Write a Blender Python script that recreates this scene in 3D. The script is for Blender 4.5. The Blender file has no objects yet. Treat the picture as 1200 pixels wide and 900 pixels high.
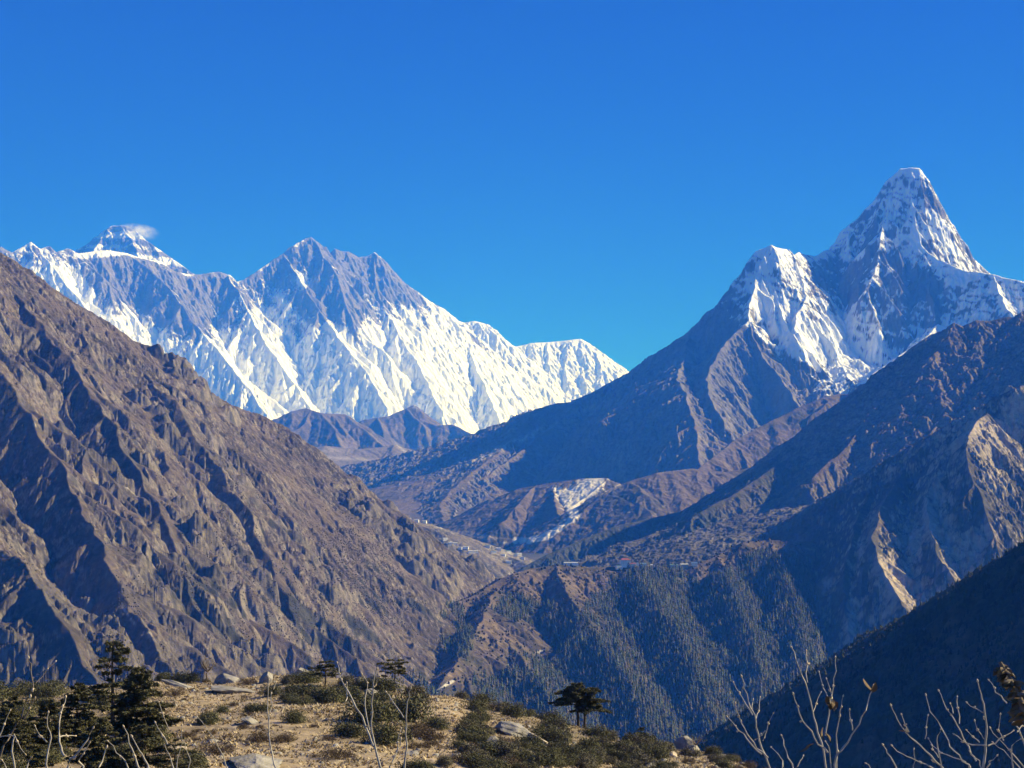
import bpy, bmesh, math, random
import numpy as np
from mathutils import Vector, Matrix

# ------------------------------------------------------------------ camera, sky, sun, exposure
scene = bpy.context.scene
R = math.radians
F = 2050.0                      # focal length in pixels of the 1200 x 900 photograph
PITCH = math.atan(187.0 / F)    # level horizon sits at row 637
cam_d = bpy.data.cameras.new('camera'); cam_d.sensor_width = 36.0; cam_d.lens = 36.0 * F / 1200.0
cam_d.clip_start = 0.2; cam_d.clip_end = 120000.0
cam = bpy.data.objects.new('camera', cam_d); scene.collection.objects.link(cam)
cam.location = (0, 0, 0); cam.rotation_euler = (R(90) + PITCH, 0, 0)
scene.camera = cam

SUN_AZ = 72.0     # degrees to the right of the viewing direction (+Y)
SUN_EL = 30.0
scene.view_settings.view_transform = 'Standard'; scene.view_settings.look = 'None'
scene.view_settings.gamma = 1.0; scene.view_settings.use_curve_mapping = False
scene.view_settings.exposure = 1.0
world = bpy.data.worlds.new('World'); scene.world = world; world.use_nodes = True
nt = world.node_tree; nt.nodes.clear()
sky = nt.nodes.new('ShaderNodeTexSky'); sky.sky_type = 'NISHITA'; sky.sun_disc = False
sky.sun_elevation = R(SUN_EL); sky.sun_rotation = R(SUN_AZ)
sky.altitude = 3900.0; sky.air_density = 1.0; sky.dust_density = 0.1; sky.ozone_density = 3.0
hs = nt.nodes.new('ShaderNodeHueSaturation'); hs.inputs['Saturation'].default_value = 1.7; hs.inputs['Hue'].default_value = 0.539; hs.inputs['Value'].default_value = 0.47
bg = nt.nodes.new('ShaderNodeBackground'); bg.inputs['Strength'].default_value = 0.10
wo = nt.nodes.new('ShaderNodeOutputWorld')
nt.links.new(sky.outputs[0], hs.inputs['Color']); nt.links.new(hs.outputs[0], bg.inputs['Color'])
nt.links.new(bg.outputs[0], wo.inputs['Surface'])
sun_d = bpy.data.lights.new('sun', 'SUN'); sun_d.energy = 4.4; sun_d.angle = R(0.5); sun_d.color = (1.0, 0.955, 0.88)
sun = bpy.data.objects.new('sun', sun_d); scene.collection.objects.link(sun)
sdir = Vector((math.sin(R(SUN_AZ)) * math.cos(R(SUN_EL)), math.cos(R(SUN_AZ)) * math.cos(R(SUN_EL)), math.sin(R(SUN_EL))))
sun.rotation_euler = sdir.to_track_quat('Z', 'Y').to_euler()
scene.cycles.volume_bounces = 3; scene.cycles.max_bounces = 6; scene.cycles.diffuse_bounces = 3
scene.cycles.transparent_max_bounces = 12

# ------------------------------------------------------------------ helpers
COL = scene.collection
CP, SP = math.cos(PITCH), math.sin(PITCH)
def at(u, v, D):
    """world point seen at photograph pixel (u, v) at forward distance D metres"""
    yu = (450.0 - v) / F; t = D / (CP - yu * SP)
    return np.array([(u - 600.0) / F * t, D, (SP + yu * CP) * t])
def kof(u): return (u - 600.0) / F / CP

def tag(o, label=None, cat=None, group=None, kind=None):
    if label: o['label'] = label
    if cat: o['category'] = cat
    if group: o['group'] = group
    if kind: o['kind'] = kind
    return o

def mat_new(name):
    m = bpy.data.materials.new(name); m.use_nodes = True
    n = m.node_tree.nodes; b = n['Principled BSDF']; b.inputs['Roughness'].default_value = 0.9
    b.inputs['Specular IOR Level'].default_value = 0.2
    return m, m.node_tree, n, b

def link_mesh(name, verts, faces, mat, parent=None, smooth=False, attr=None):
    """verts (n,3) array, faces (m,3|4) array or list of lists"""
    me = bpy.data.meshes.new(name)
    verts = np.asarray(verts, dtype=np.float32)
    if isinstance(faces, np.ndarray):
        k = faces.shape[1]; nf = len(faces)
        me.vertices.add(len(verts)); me.vertices.foreach_set('co', verts.ravel())
        me.loops.add(nf * k); me.loops.foreach_set('vertex_index', faces.astype(np.int32).ravel())
        me.polygons.add(nf); me.polygons.foreach_set('loop_start', np.arange(0, nf * k, k, dtype=np.int32))
        if smooth: me.polygons.foreach_set('use_smooth', np.ones(nf, dtype=bool))
        me.update(calc_edges=True)
    else:
        me.from_pydata([tuple(map(float, v)) for v in verts], [], [list(map(int, f)) for f in faces])
        if smooth: me.polygons.foreach_set('use_smooth', [True] * len(me.polygons))
    if attr is not None:
        ca = me.color_attributes.new('albedo', 'FLOAT_COLOR', 'POINT')
        c = np.ones((len(verts), 4), dtype=np.float32); c[:, :3] = attr
        ca.data.foreach_set('color', c.ravel())
    if mat is not None: me.materials.append(mat)
    o = bpy.data.objects.new(name, me); COL.objects.link(o)
    if parent is not None: o.parent = parent
    return o

def empty(name, loc=(0, 0, 0), rz=0.0):
    o = bpy.data.objects.new(name, None); COL.objects.link(o)
    o.location = tuple(map(float, loc)); o.rotation_euler = (0, 0, rz); o.empty_display_size = 0.2
    return o

def copy_thing(src, loc, rz=0.0, sc=1.0, label=None):
    c = src.copy(); COL.objects.link(c); c.location = tuple(map(float, loc)); c.rotation_euler = (0, 0, rz)
    c.scale = (sc, sc, sc) if not isinstance(sc, tuple) else sc
    if label: c['label'] = label
    for ch in src.children:
        d = ch.copy(); COL.objects.link(d); d.parent = c
        for g in ch.children:
            e = g.copy(); COL.objects.link(e); e.parent = d
    return c

# ------------------------------------------------------------------ noise
def _h(ix, iy, seed):
    a = ix.astype(np.int32).view(np.uint32) * np.uint32(374761393) + iy.astype(np.int32).view(np.uint32) * np.uint32(668265263) + np.uint32((seed * 2246822519) & 0xFFFFFFFF)
    a = (a ^ (a >> np.uint32(13))) * np.uint32(1274126177); a = (a ^ (a >> np.uint32(15))) * np.uint32(2654435761)
    return a ^ (a >> np.uint32(16))
_ang = np.linspace(0, 2 * np.pi, 256, endpoint=False); _GX = np.cos(_ang).astype(np.float32); _GY = np.sin(_ang).astype(np.float32)
def perlin(x, y, seed=0):
    ix = np.floor(x); iy = np.floor(y); fx = (x - ix).astype(np.float32); fy = (y - iy).astype(np.float32)
    ix = ix.astype(np.int64); iy = iy.astype(np.int64)
    sx = fx * fx * fx * (fx * (fx * 6 - 15) + 10); sy = fy * fy * fy * (fy * (fy * 6 - 15) + 10)
    def g(dx, dy):
        h = _h(ix + dx, iy + dy, seed) & 255
        return _GX[h] * (fx - dx) + _GY[h] * (fy - dy)
    a = g(0, 0); b = g(1, 0); c = g(0, 1); d = g(1, 1)
    t = a + sx * (b - a); w = c + sx * (d - c)
    return (t + sy * (w - t)) * 1.5
def fbm(x, y, scale, octv=5, seed=0, gain=0.5, lac=2.03):
    s = 0; a = 1.0; f = 1.0 / scale; tot = 0
    for i in range(octv):
        s = s + a * perlin(x * f + 17.3 * i, y * f - 9.1 * i, seed + i * 7); tot += a; a *= gain; f *= lac
    return s / tot
def ridged(x, y, scale, octv=5, seed=0, gain=0.58, lac=2.07):
    s = 0; a = 1.0; f = 1.0 / scale; tot = 0
    for i in range(octv):
        n = 1 - np.abs(perlin(x * f + 7.7 * i, y * f + 3.1 * i, seed + i * 13)) * 1.6
        s = s + a * n; tot += a; a *= gain; f *= lac
    return s / tot
def erosion(x, y, gx, gy, cell, octv=5, seed=3, branch=1.2, gain=0.56, stripe=1.0):
    """gully noise: cosine stripes that run down the slope, branching octave by octave"""
    gx = gx.astype(np.float32); gy = gy.astype(np.float32); m = np.hypot(gx, gy) + 1e-6
    k = np.minimum(1.0, m * 2.5) / m * stripe
    dx = gy * k; dy = -gx * k
    h = 0; hx = np.zeros_like(x); hy = np.zeros_like(x); a = 1.0; f = 1.0 / cell; tot = 0; TP = 2 * np.pi
    for o in range(octv):
        px = x * f; py = y * f; ix = np.floor(px); iy = np.floor(py); fx = (px - ix).astype(np.float32); fy = (py - iy).astype(np.float32)
        ix = ix.astype(np.int64); iy = iy.astype(np.int64)
        ddx = dx + hy * branch; ddy = dy - hx * branch
        va = 0; vx = 0; wt = 0
        for i in (-2, -1, 0, 1):
            for j in (-2, -1, 0, 1):
                hh = _h(ix - i, iy - j, seed + o)
                qx = fx + i - (hh & 1023).astype(np.float32) * np.float32(1/2046); qy = fy + j - ((hh >> 10) & 1023).astype(np.float32) * np.float32(1/2046)
                w = np.exp(-2 * (qx * qx + qy * qy)); mg = (qx * ddx + qy * ddy) * TP
                va = va + np.cos(mg) * w; vx = vx - np.sin(mg) * w; wt = wt + w
        va = va / wt; vx = vx / wt
        h = h + va * a; hx = hx + vx * ddx * a; hy = hy + vx * ddy * a
        tot += a; a *= gain; f *= 2.0
    return h / tot
def smooth(e0, e1, x):
    t = np.clip((x - e0) / (e1 - e0), 0, 1); return t * t * (3 - 2 * t)
def mixc(a, b, t):
    return a + (np.asarray(b, dtype=np.float64) - a) * t[..., None]

# ------------------------------------------------------------------ terrain builder
FLOOR_Y = [0, 3000, 4300, 6500, 8000, 13000, 18000, 22000, 60000]
FLOOR_Z = [-620, -600, -480, -185, -50, 170, 700, 1250, 1300]
def floor_z(x, y):
    return np.interp(y, FLOOR_Y, FLOOR_Z) + 0.02 * np.abs(x) 

def ridge(pts, s=1.0, s2=None, reach=3000.0, conc=None, rough=0.0, seed=0):
    """pts [(u, v, km)] -> a skeleton line; s slope (tan) left of its direction, s2 right of it"""
    P = np.array([at(u, v, d * 1000.0) for u, v, d in pts])
    return dict(P=P, s=s, s2=s if s2 is None else s2, reach=reach, conc=conc)

def kids(rd, spacing, length, drop, sides=(1, -1), tilt=0.0, seed=0, s=1.3, reach=1200.0, sub=None, start=0.0, jit=0.35, dz=0.0, conc=None):
    rng = random.Random(seed); out = []
    P = rd['P']; seg = np.diff(P[:, :2], axis=0); L = np.hypot(seg[:, 0], seg[:, 1]); cum = np.concatenate([[0], np.cumsum(L)])
    t = start + spacing * rng.uniform(0.2, 0.8)
    while t < cum[-1]:
        i = min(len(L) - 1, int(np.searchsorted(cum, t)) - 1); f = (t - cum[i]) / max(L[i], 1e-6)
        p = P[i] * (1 - f) + P[i + 1] * f
        d = math.atan2(seg[i, 1], seg[i, 0])
        for sd in sides:
            a = d + sd * (math.pi / 2) - sd * tilt + rng.uniform(-jit, jit)
            ln = length * rng.uniform(0.55, 1.35); n = 6; pts = [p + np.array([0, 0, -dz])]
            q = pts[0].copy(); dr = drop * rng.uniform(0.9, 1.15)
            for k in range(n):
                a += rng.uniform(-0.22, 0.22); st = ln / n
                q = q + np.array([math.cos(a) * st, math.sin(a) * st, -st * dr * rng.uniform(0.6, 1.45)]); pts.append(q.copy())
            c = dict(P=np.array(pts), s=s, s2=s, reach=reach, conc=conc); out.append(c)
            if sub: out += kids(c, seed=rng.randint(0, 10 ** 6), **sub)
        t += spacing * rng.uniform(0.6, 1.4)
    return out

def tent(X, Y, ridges, kcol, Drow, base):
    """H = max over skeleton segments of (crest height - slope * distance)"""
    H = base.copy(); E = np.full_like(H, 1e6)
    for rd in ridges:
        P = rd['P']
        for i in range(len(P) - 1):
            a, b = P[i], P[i + 1]; rc = rd['reach']
            x0, x1 = min(a[0], b[0]) - rc, max(a[0], b[0]) + rc; y0, y1 = min(a[1], b[1]) - rc, max(a[1], b[1]) + rc
            r0 = np.searchsorted(Drow, y0); r1 = np.searchsorted(Drow, y1)
            if r1 <= r0: continue
            ya, yb = max(Drow[r0], 1.0), max(Drow[min(r1, len(Drow) - 1)], 1.0)
            k0 = min(x0 / ya, x0 / yb); k1 = max(x1 / ya, x1 / yb)
            c0 = np.searchsorted(kcol, k0); c1 = np.searchsorted(kcol, k1)
            if c1 <= c0: continue
            x = X[r0:r1, c0:c1]; y = Y[r0:r1, c0:c1]
            ex, ey = b[0] - a[0], b[1] - a[1]; LL = ex * ex + ey * ey + 1e-9
            t = np.clip(((x - a[0]) * ex + (y - a[1]) * ey) / LL, 0, 1)
            dx = x - a[0] - t * ex; dy = y - a[1] - t * ey; d = np.sqrt(dx * dx + dy * dy)
            if rd['s'] != rd['s2']:
                sn = (ex * (y - a[1]) - ey * (x - a[0])) / (math.sqrt(LL) * (d + 1.0))
                sl = rd['s2'] + (rd['s'] - rd['s2']) * (0.5 + 0.5 * np.clip(sn, -1, 1))
            else: sl = rd['s']
            drop = d * sl
            if rd['conc']: drop = rd['conc'] * (1 - np.exp(-drop / rd['conc']))
            h = a[2] + t * (b[2] - a[2]) - drop
            sub = H[r0:r1, c0:c1]; e = E[r0:r1, c0:c1]
            up = h > sub
            e[up] = d[up]; sub[up] = h[up]
    return H, E

def fan(u0, u1, nu, rows):
    k = np.linspace(kof(u0), kof(u1), nu); D = np.concatenate([np.linspace(a, b, n, endpoint=False) for a, b, n in rows] + [[rows[-1][1]]])
    X = (D[:, None] * k[None, :]).astype(np.float32); Y = np.repeat(D[:, None], nu, axis=1).astype(np.float32)
    return k, D, X, Y

def grads(H, k, D):
    dD = np.gradient(H, D, axis=0); dk = np.gradient(H, k, axis=1)
    return dk / D[:, None], dD - dk * k[None, :] / D[:, None]

def blur(A, n):
    for _ in range(n):
        A = (A + np.roll(A, 1, 0) + np.roll(A, -1, 0)) / 3; A = (A + np.roll(A, 1, 1) + np.roll(A, -1, 1)) / 3
    return A

def uv_of(X, Y, Z):
    """where a terrain point lies as bearing and height angle, in photograph pixels (used to lay ground cover on its surface)"""
    f = Y * CP + Z * SP; up = -Y * SP + Z * CP
    return 600 + X / f * F, 450 - up / f * F

def build_terrain(name, u0, u1, nu, rows, ridges, cover, mat, warp=(0, 1), ero=(0, 300, 5), rug=(0, 200, 5), keep=60.0, seed=1, floor=None, sink=40.0, stripe=1.0, fade=120.0, post=None, rugf=None, ero2=None):
    k, D, X, Y = fan(u0, u1, nu, rows)
    base = (floor_z(X, Y) if floor is None else floor(X, Y)) - sink
    wa, ws = warp
    Xw = X + wa * fbm(X, Y, ws, 4, seed + 50); Yw = Y + wa * fbm(X, Y, ws, 4, seed + 60)
    H, E = tent(Xw, Yw, ridges, k, D, base)
    gx, gy = grads(blur(H, 4), k, D)
    sl = np.clip(np.hypot(gx, gy), 0, 1.5)
    amp, cell, octv = ero
    if amp:
        er = erosion(X, Y, gx, gy, cell, octv, seed, stripe=stripe)
        env = smooth(0, fade, E) * smooth(0.05, 0.5, sl) * smooth(-10, 60, H - base)
        H = H + amp * er * env
    am, sc, oc = rug
    if am:
        rg = ridged(X + 0.3 * H, Y + 0.3 * H, sc, oc, seed + 90) - 0.45
        if rugf is not None: rg = rg * rugf(X, Y, H)
        H = H + am * rg * (0.15 + 0.85 * smooth(0, fade, E)) * smooth(0, 50, H - base) * (0.25 + 0.75 * smooth(0.1, 0.7, sl))
    if ero2:
        gx, gy = grads(blur(H, 2), k, D)
        H = H + ero2[0] * erosion(X, Y, gx, gy, ero2[1], ero2[2], seed + 5, stripe=1.2) * smooth(0, fade * .5, E) * smooth(.2, .7, np.hypot(gx, gy)) * smooth(0, 50, H - base)
    if post is not None: H = post(X, Y, H, E)
    gx, gy = grads(H, k, D); sl = np.hypot(gx, gy)
    U, V = uv_of(X, Y, H)
    alb = cover(dict(X=X, Y=Y, H=H, gx=gx, gy=gy, sl=sl, U=U, V=V, E=E, er=er if amp else 0 * H, base=base))
    nr, nc = H.shape
    idx = np.arange(nr * nc).reshape(nr, nc)
    Fq = np.stack([idx[:-1, :-1], idx[:-1, 1:], idx[1:, 1:], idx[1:, :-1]], -1).reshape(-1, 4)
    live = (H > base + 2.0).ravel()
    ok = live[Fq].any(1); Fq = Fq[ok]
    used = np.zeros(nr * nc, bool); used[Fq.ravel()] = True
    remap = np.cumsum(used) - 1
    V3 = np.stack([X.ravel(), Y.ravel(), H.ravel()], -1)[used]
    ob = link_mesh(name, V3, remap[Fq], mat, smooth=True, attr=alb.reshape(-1, 3)[used])
    tag(ob, kind='structure')
    return ob, dict(k=k, D=D, H=H, X=X, Y=Y, U=U, V=V, sl=sl)

def sampler(g):
    """bilinear height lookup on a fan grid"""
    k, D, H = g['k'], g['D'], g['H']
    def f(x, y):
        kk = x / y; j = np.clip((kk - k[0]) / (k[1] - k[0]), 0, len(k) - 1.001); i = np.clip(np.interp(y, D, np.arange(len(D))), 0, len(D) - 1.001)
        j0 = j.astype(int); i0 = i.astype(int); fj = j - j0; fi = i - i0
        return (H[i0, j0] * (1 - fi) * (1 - fj) + H[i0, j0 + 1] * (1 - fi) * fj + H[i0 + 1, j0] * fi * (1 - fj) + H[i0 + 1, j0 + 1] * fi * fj)
    return f

def terrain_mat(name, scale, bump, var=0.5, rough=0.95):
    m, t, n, b = mat_new(name); b.inputs['Roughness'].default_value = rough; b.inputs['Specular IOR Level'].default_value = 0.1
    at_ = n.new('ShaderNodeAttribute'); at_.attribute_name = 'albedo'
    tc = n.new('ShaderNodeTexCoord')
    no = n.new('ShaderNodeTexNoise'); no.inputs['Scale'].default_value = 1.0 / scale; no.inputs['Detail'].default_value = 6; no.inputs['Roughness'].default_value = 0.65
    t.links.new(tc.outputs['Object'], no.inputs['Vector'])
    mr = n.new('ShaderNodeMapRange'); mr.inputs[1].default_value = 0.3; mr.inputs[2].default_value = 0.7
    mr.inputs[3].default_value = 1 - var; mr.inputs[4].default_value = 1 + var
    t.links.new(no.outputs['Fac'], mr.inputs[0])
    # bright ground (snow, scree) varies less than dark ground
    mul = n.new('ShaderNodeVectorMath'); mul.operation = 'SCALE'
    t.links.new(at_.outputs['Color'], mul.inputs[0]); t.links.new(mr.outputs[0], mul.inputs['Scale'])
    lum = n.new('ShaderNodeRGBToBW'); t.links.new(at_.outputs['Color'], lum.inputs[0])
    f2 = n.new('ShaderNodeMapRange'); f2.inputs[1].default_value = 0.3; f2.inputs[2].default_value = 0.6
    t.links.new(lum.outputs[0], f2.inputs[0])
    mx = n.new('ShaderNodeMix'); mx.data_type = 'RGBA'
    t.links.new(f2.outputs[0], mx.inputs[0]); t.links.new(mul.outputs[0], mx.inputs[6]); t.links.new(at_.outputs['Color'], mx.inputs[7])
    t.links.new(mx.outputs[2], b.inputs['Base Color'])
    bp = n.new('ShaderNodeBump'); bp.inputs['Strength'].default_value = 1.0; bp.inputs['Distance'].default_value = bump
    t.links.new(no.outputs['Fac'], bp.inputs['Height']); t.links.new(bp.outputs[0], b.inputs['Normal'])
    return m
Q = 1.0   # terrain resolution
# ------------------------------------------------------------------ far wall of snow peaks
SNOW = (0.86, 0.88, 0.90)
def interp_u(U, pts):
    p = np.array(pts, float); return np.interp(U, p[:, 0], p[:, 1])
def blobs(U, V, L):
    s = 0
    for (u, v, ru, rv, ang, w) in L:
        a = math.radians(ang); du = U - u; dv = V - v
        p = (du * math.cos(a) + dv * math.sin(a)) / ru; q = (-du * math.sin(a) + dv * math.cos(a)) / rv
        s = s + w * np.exp(-(p * p + q * q))
    return s

wall_main = ridge([(-260, 345, 20.40), (-120, 310, 21.20), (-30, 296, 21.89), (2, 289, 22.14), (15, 296, 22.24), (36, 283, 22.40), (46, 291, 22.50), (56, 288, 22.59), (64, 296, 22.67), (80, 291, 22.82),
    (92, 297, 22.94), (110, 294, 23.11), (128, 293, 23.29), (150, 297, 23.50), (168, 303, 23.70), (188, 306, 23.92), (204, 318, 24.09), (226, 322, 24.34), (242, 320, 24.51), (256, 318, 24.67),
    (268, 322, 24.80), (273, 331, 24.86), (286, 328, 25.02), (300, 319, 25.20), (318, 306, 25.42), (332, 297, 25.59), (346, 286, 25.76), (356, 281, 25.89), (365, 277, 26.00), (374, 284, 26.07),
    (382, 293, 26.14), (387, 297, 26.18), (393, 291, 26.23), (399, 294, 26.28), (410, 295, 26.37), (419, 301, 26.44), (428, 300, 26.52), (438, 295, 26.60), (446, 301, 26.65), (455, 311, 26.70), (463, 319, 26.75),
    (472, 330, 26.80)], s=1.5, s2=1.12, reach=6000, conc=None)
wall_east = ridge([(472, 330, 26.80), (490, 342, 26.85), (508, 355, 26.90), (525, 366, 26.95), (541, 378, 27.00), (556, 392, 27.03), (575, 408, 27.06), (592, 424, 27.09), (612, 440, 27.12), (635, 452, 27.16), (660, 470, 27.20)],
    s=1.3, s2=1.0, reach=5000)
far_snow = ridge([(520, 372, 28.60), (545, 378, 28.66), (556, 376, 28.69), (566, 378, 28.71), (578, 388, 28.75), (592, 401, 28.78), (604, 406, 28.82), (622, 402, 28.93), (640, 401, 29.04), (662, 399, 29.17), (680, 397, 29.28),
    (690, 402, 29.34), (702, 414, 29.41), (716, 427, 29.46), (728, 437, 29.51), (760, 462, 29.64), (800, 500, 29.80)], s=1.1, s2=0.72, reach=6000)
everest = ridge([(60, 306, 26.9), (92, 291, 27.2), (104, 284, 27.2), (114, 277, 27.2), (122, 270, 27.3), (131, 264.5, 27.3), (146, 264.5, 27.3), (160, 270, 27.3), (170, 280, 27.3), (182, 289, 27.2), (196, 299, 27.2), (212, 310, 27.1), (228, 321, 27.0), (250, 335, 27.0)],
    s=1.2, s2=1.1, reach=5000)
everest_spur = ridge([(140, 264, 27.3), (152, 278, 27.0), (160, 292, 26.7), (166, 306, 26.4)], s=1.2, reach=2500)
ev_spur2 = ridge([(122, 270, 27.3), (116, 285, 26.9), (108, 300, 26.6)], s=1.2, reach=2500)
# great buttresses of the wall
b1 = ridge([(150, 297, 23.6), (176, 316, 23.2), (198, 336, 22.9), (212, 358, 22.6), (232, 384, 22.3), (258, 412, 21.9), (290, 452, 21.4), (316, 490, 21.0)], s=1.7, s2=1.1, reach=2500)
b2 = ridge([(36, 283, 22.6), (58, 306, 22.2), (80, 335, 21.9), (112, 372, 21.5), (150, 420, 21.0)], s=1.6, s2=1.1, reach=2500)
b3 = ridge([(332, 297, 25.6), (348, 320, 25.1), (362, 345, 24.7), (380, 372, 24.2), (404, 404, 23.6), (432, 440, 23.1), (455, 480, 22.6)], s=1.8, s2=1.1, reach=2500)
b4 = ridge([(365, 277, 26.0), (380, 300, 25.6), (394, 322, 25.2), (404, 350, 24.8), (412, 378, 24.4)], s=1.6, s2=1.3, reach=2000)
b5 = ridge([(438, 295, 26.6), (440, 325, 26.1), (446, 352, 25.7), (462, 380, 25.2), (480, 410, 24.7), (500, 445, 24.0), (520, 485, 23.1)], s=1.8, s2=1.0, reach=2500)
b6 = ridge([(268, 322, 24.6), (284, 350, 24.1), (300, 385, 23.6), (325, 420, 23.1), (352, 460, 22.5), (372, 490, 22.1)], s=1.6, s2=1.1, reach=2500)
b7 = ridge([(92, 297, 23.1), (112, 326, 22.7), (130, 356, 22.4), (160, 400, 21.9), (200, 450, 21.3)], s=1.6, s2=1.1, reach=2500)
b8 = ridge([(541, 378, 27.0), (548, 405, 26.4), (560, 435, 25.7), (578, 475, 24.8), (592, 510, 24.0)], s=1.4, s2=1.1, reach=2500)
wall = [wall_main, wall_east, far_snow, everest, everest_spur, ev_spur2, b1, b2, b3, b4, b5, b6, b7, b8]
sub1 = dict(spacing=210, length=420, drop=0.95, s=1.45, reach=500, jit=0.4, tilt=0.7)
wk = kids(wall_main, 520, 2000, 0.98, sides=(-1,), seed=5, s=1.22, reach=1400, jit=0.25, dz=25, sub=sub1)
wk += kids(wall_east, 420, 1500, 0.9, sides=(-1,), seed=6, s=1.1, reach=1200, sub=sub1)
wk += kids(far_snow, 420, 900, 0.66, sides=(-1,), seed=7, s=0.8, reach=900, jit=0.2, dz=25)
for i, b in enumerate((b1, b2, b3, b4, b5, b6, b7, b8)):
    wk += kids(b, 330, 600, 1.0, sides=(1, -1), seed=20 + i, s=1.35, reach=800, tilt=0.75)
wk += kids(everest, 300, 700, 0.9, sides=(-1,), seed=9, s=1.4, reach=600)

def cover_wall(c):
    X, Y, H, U, V, sl = c['X'], c['Y'], c['H'], c['U'], c['V'], c['sl']
    n1 = fbm(X + H * 0.4, Y, 420, 4, 11); ac = .76 * X + .65 * Y; al = .65 * X - .76 * Y; n2 = fbm(ac, al * .16, 90, 5, 12); n3 = ridged(ac, H * .5 + al * .2, 190, 4, 13)
    n = 0.55 * n1 + 0.42 * n2 + 0.35 * (n3 - 0.5)
    rockline = interp_u(U, [(-100, 300), (20, 310), (90, 330), (160, 372), (230, 400), (300, 365), (350, 400), (400, 385), (440, 372), (470, 360), (520, 372), (560, 385), (600, 385), (730, 380)])
    up = smooth(25, -25, V - rockline)            # the bare upper rock belt
    b = blobs(U, V, [(80, 330, 12, 45, -38, .9), (40, 322, 22, 14, 0, .5), (210, 365, 45, 26, 50, -.55), (180, 330, 35, 25, 20, -.25), (130, 345, 30, 30, 0, -.2), (355, 328, 8, 12, 0, 1.0), (300, 350, 28, 8, 45, .5),
        (335, 360, 35, 8, 45, .7), (430, 345, 22, 9, 60, .4), (450, 380, 20, 12, 0, -.2), (500, 385, 22, 8, 10, -.5), (620, 440, 18, 6, 30, -.9), (590, 425, 28, 5, 38, -1.2), (560, 400, 22, 5, 40, -1.2), (525, 420, 18, 20, 60, -.3),
        (415, 390, 9, 30, -15, -.6), (330, 450, 25, 12, 30, -.25), (440, 455, 14, 10, 0, -.35), (390, 470, 18, 8, 0, -.3), (285, 400, 14, 22, -30, -.25), (640, 395, 90, 60, 0, .9), (410, 325, 80, 38, 20, -.3), (300, 340, 50, 20, 20, -.12), (678, 405, 8, 4, 10, -1.4), (150, 275, 20, 8, 0, .15),
        (120, 298, 28, 3.5, -4, 1.1), (190, 304, 34, 3.5, 10, 1.0)])
    f = 1.0 - 0.30 * sl + n * 0.95 - 0.70 * up + b + .25 * smooth(360, 420, V) + .1 * smooth(26200, 26600, Y) * smooth(60, 100, U) * smooth(260, 230, U) * (1 + 3 * np.sin(H / 38.0 + 2.5 * n1)) + 0.30 * smooth(-0.3, 0.9, c['er']) * 0
    f = f + 0.5 * smooth(70, 5, c['E']) * smooth(-.1, .5, n1) * up          # cornices and rib snow
    snow = smooth(-0.03, 0.10, f - .18 * smooth(.3, .7, n3) * up)
    low = smooth(505, 530, V)
    strata = 0.5 + 0.5 * np.sin(H / 42.0 + 3 * n1)
    rock = np.zeros(X.shape + (3,)) + (0.16, 0.15, 0.148)
    rock = mixc(rock, (0.25, 0.22, 0.2), 0.55 * strata * smooth(-.3, .4, n2)); rock = mixc(rock, (0.10, 0.10, 0.11), smooth(0.1, 0.6, n1) * .7)
    alb = mixc(rock, SNOW, snow * (1 - low))
    return alb
m_far = terrain_mat('far_rock_and_snow', 45.0, 10.0, 0.35)
o, g_wall = build_terrain('snow_mountains', -150, 800, int(1180*Q), [(19800, 24000, int(430*Q)), (24000, 29900, int(470*Q)), (29900, 32500, 24)], wall + wk, cover_wall, m_far,
    warp=(50, 300), ero2=(26, 95, 4), ero=(75, 280, 6), rug=(70, 240, 6), seed=3, sink=60, fade=140, rugf=lambda X, Y, H: 1 - .85 * smooth(27700, 28000, Y) * smooth(-1200, -600, X))

# ------------------------------------------------------------------ the sharp peak on the right and its long flank
ad_left = ridge([(1078, 197, 13.80), (1066, 196, 13.81), (1054, 198, 13.82), (1047, 205, 13.82), (1038, 212, 13.83), (1032, 224, 13.83), (1024, 236, 13.84), (1013, 246, 13.85), (1005, 256, 13.85), (995, 263, 13.87), (984, 271, 13.89),
    (980, 278, 13.90), (979, 292, 13.90)], s=1.9, s2=2.4, reach=4000)
ad_up = ridge([(979, 293, 13.85), (968, 293, 13.72), (955, 300, 13.58), (944, 298, 13.45), (936, 295, 13.35), (929, 299, 13.27), (922, 292, 13.18), (914, 291, 13.09), (904, 287, 12.98), (893, 292, 12.98), (886, 295, 12.98), (882, 303, 12.98), (872, 315, 13.00),
    (866, 326, 13.01), (856, 338, 13.03), (848, 346, 13.04), (842, 358, 13.05), (828, 365, 13.07), (818, 377, 13.08), (802, 392, 13.10), (786, 403, 13.10), (768, 414, 13.10), (764, 420, 13.10)], s=1.5, s2=1.7, reach=4000)
ad_col = ridge([(764, 420, 13.10), (748, 427, 13.10), (732, 438, 13.10), (712, 449, 13.10), (690, 461, 13.10),
    (668, 471, 13.10), (652, 472, 13.10), (636, 477, 13.10), (618, 483, 13.10), (600, 493, 13.10), (575, 510, 13.06), (555, 523, 13.03), (530, 538, 12.99), (505, 549, 12.96), (480, 556, 12.91), (455, 566, 12.87), (435, 576, 12.84), (415, 590, 12.80)], s=1.0, s2=1.2, reach=4000)
ad_right = ridge([(1078, 197, 13.8), (1086, 206, 13.85), (1090, 214, 13.85), (1091, 226, 13.9), (1094, 238, 13.95), (1099, 252, 14.0), (1108, 264, 14.0), (1118, 275, 14.05), (1128, 290, 14.1), (1140, 302, 14.15), (1152, 315, 14.2), (1162, 321, 14.2), (1185, 340, 14.3), (1240, 400, 14.4)],
    s=2.2, s2=2.5, reach=3000)
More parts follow.
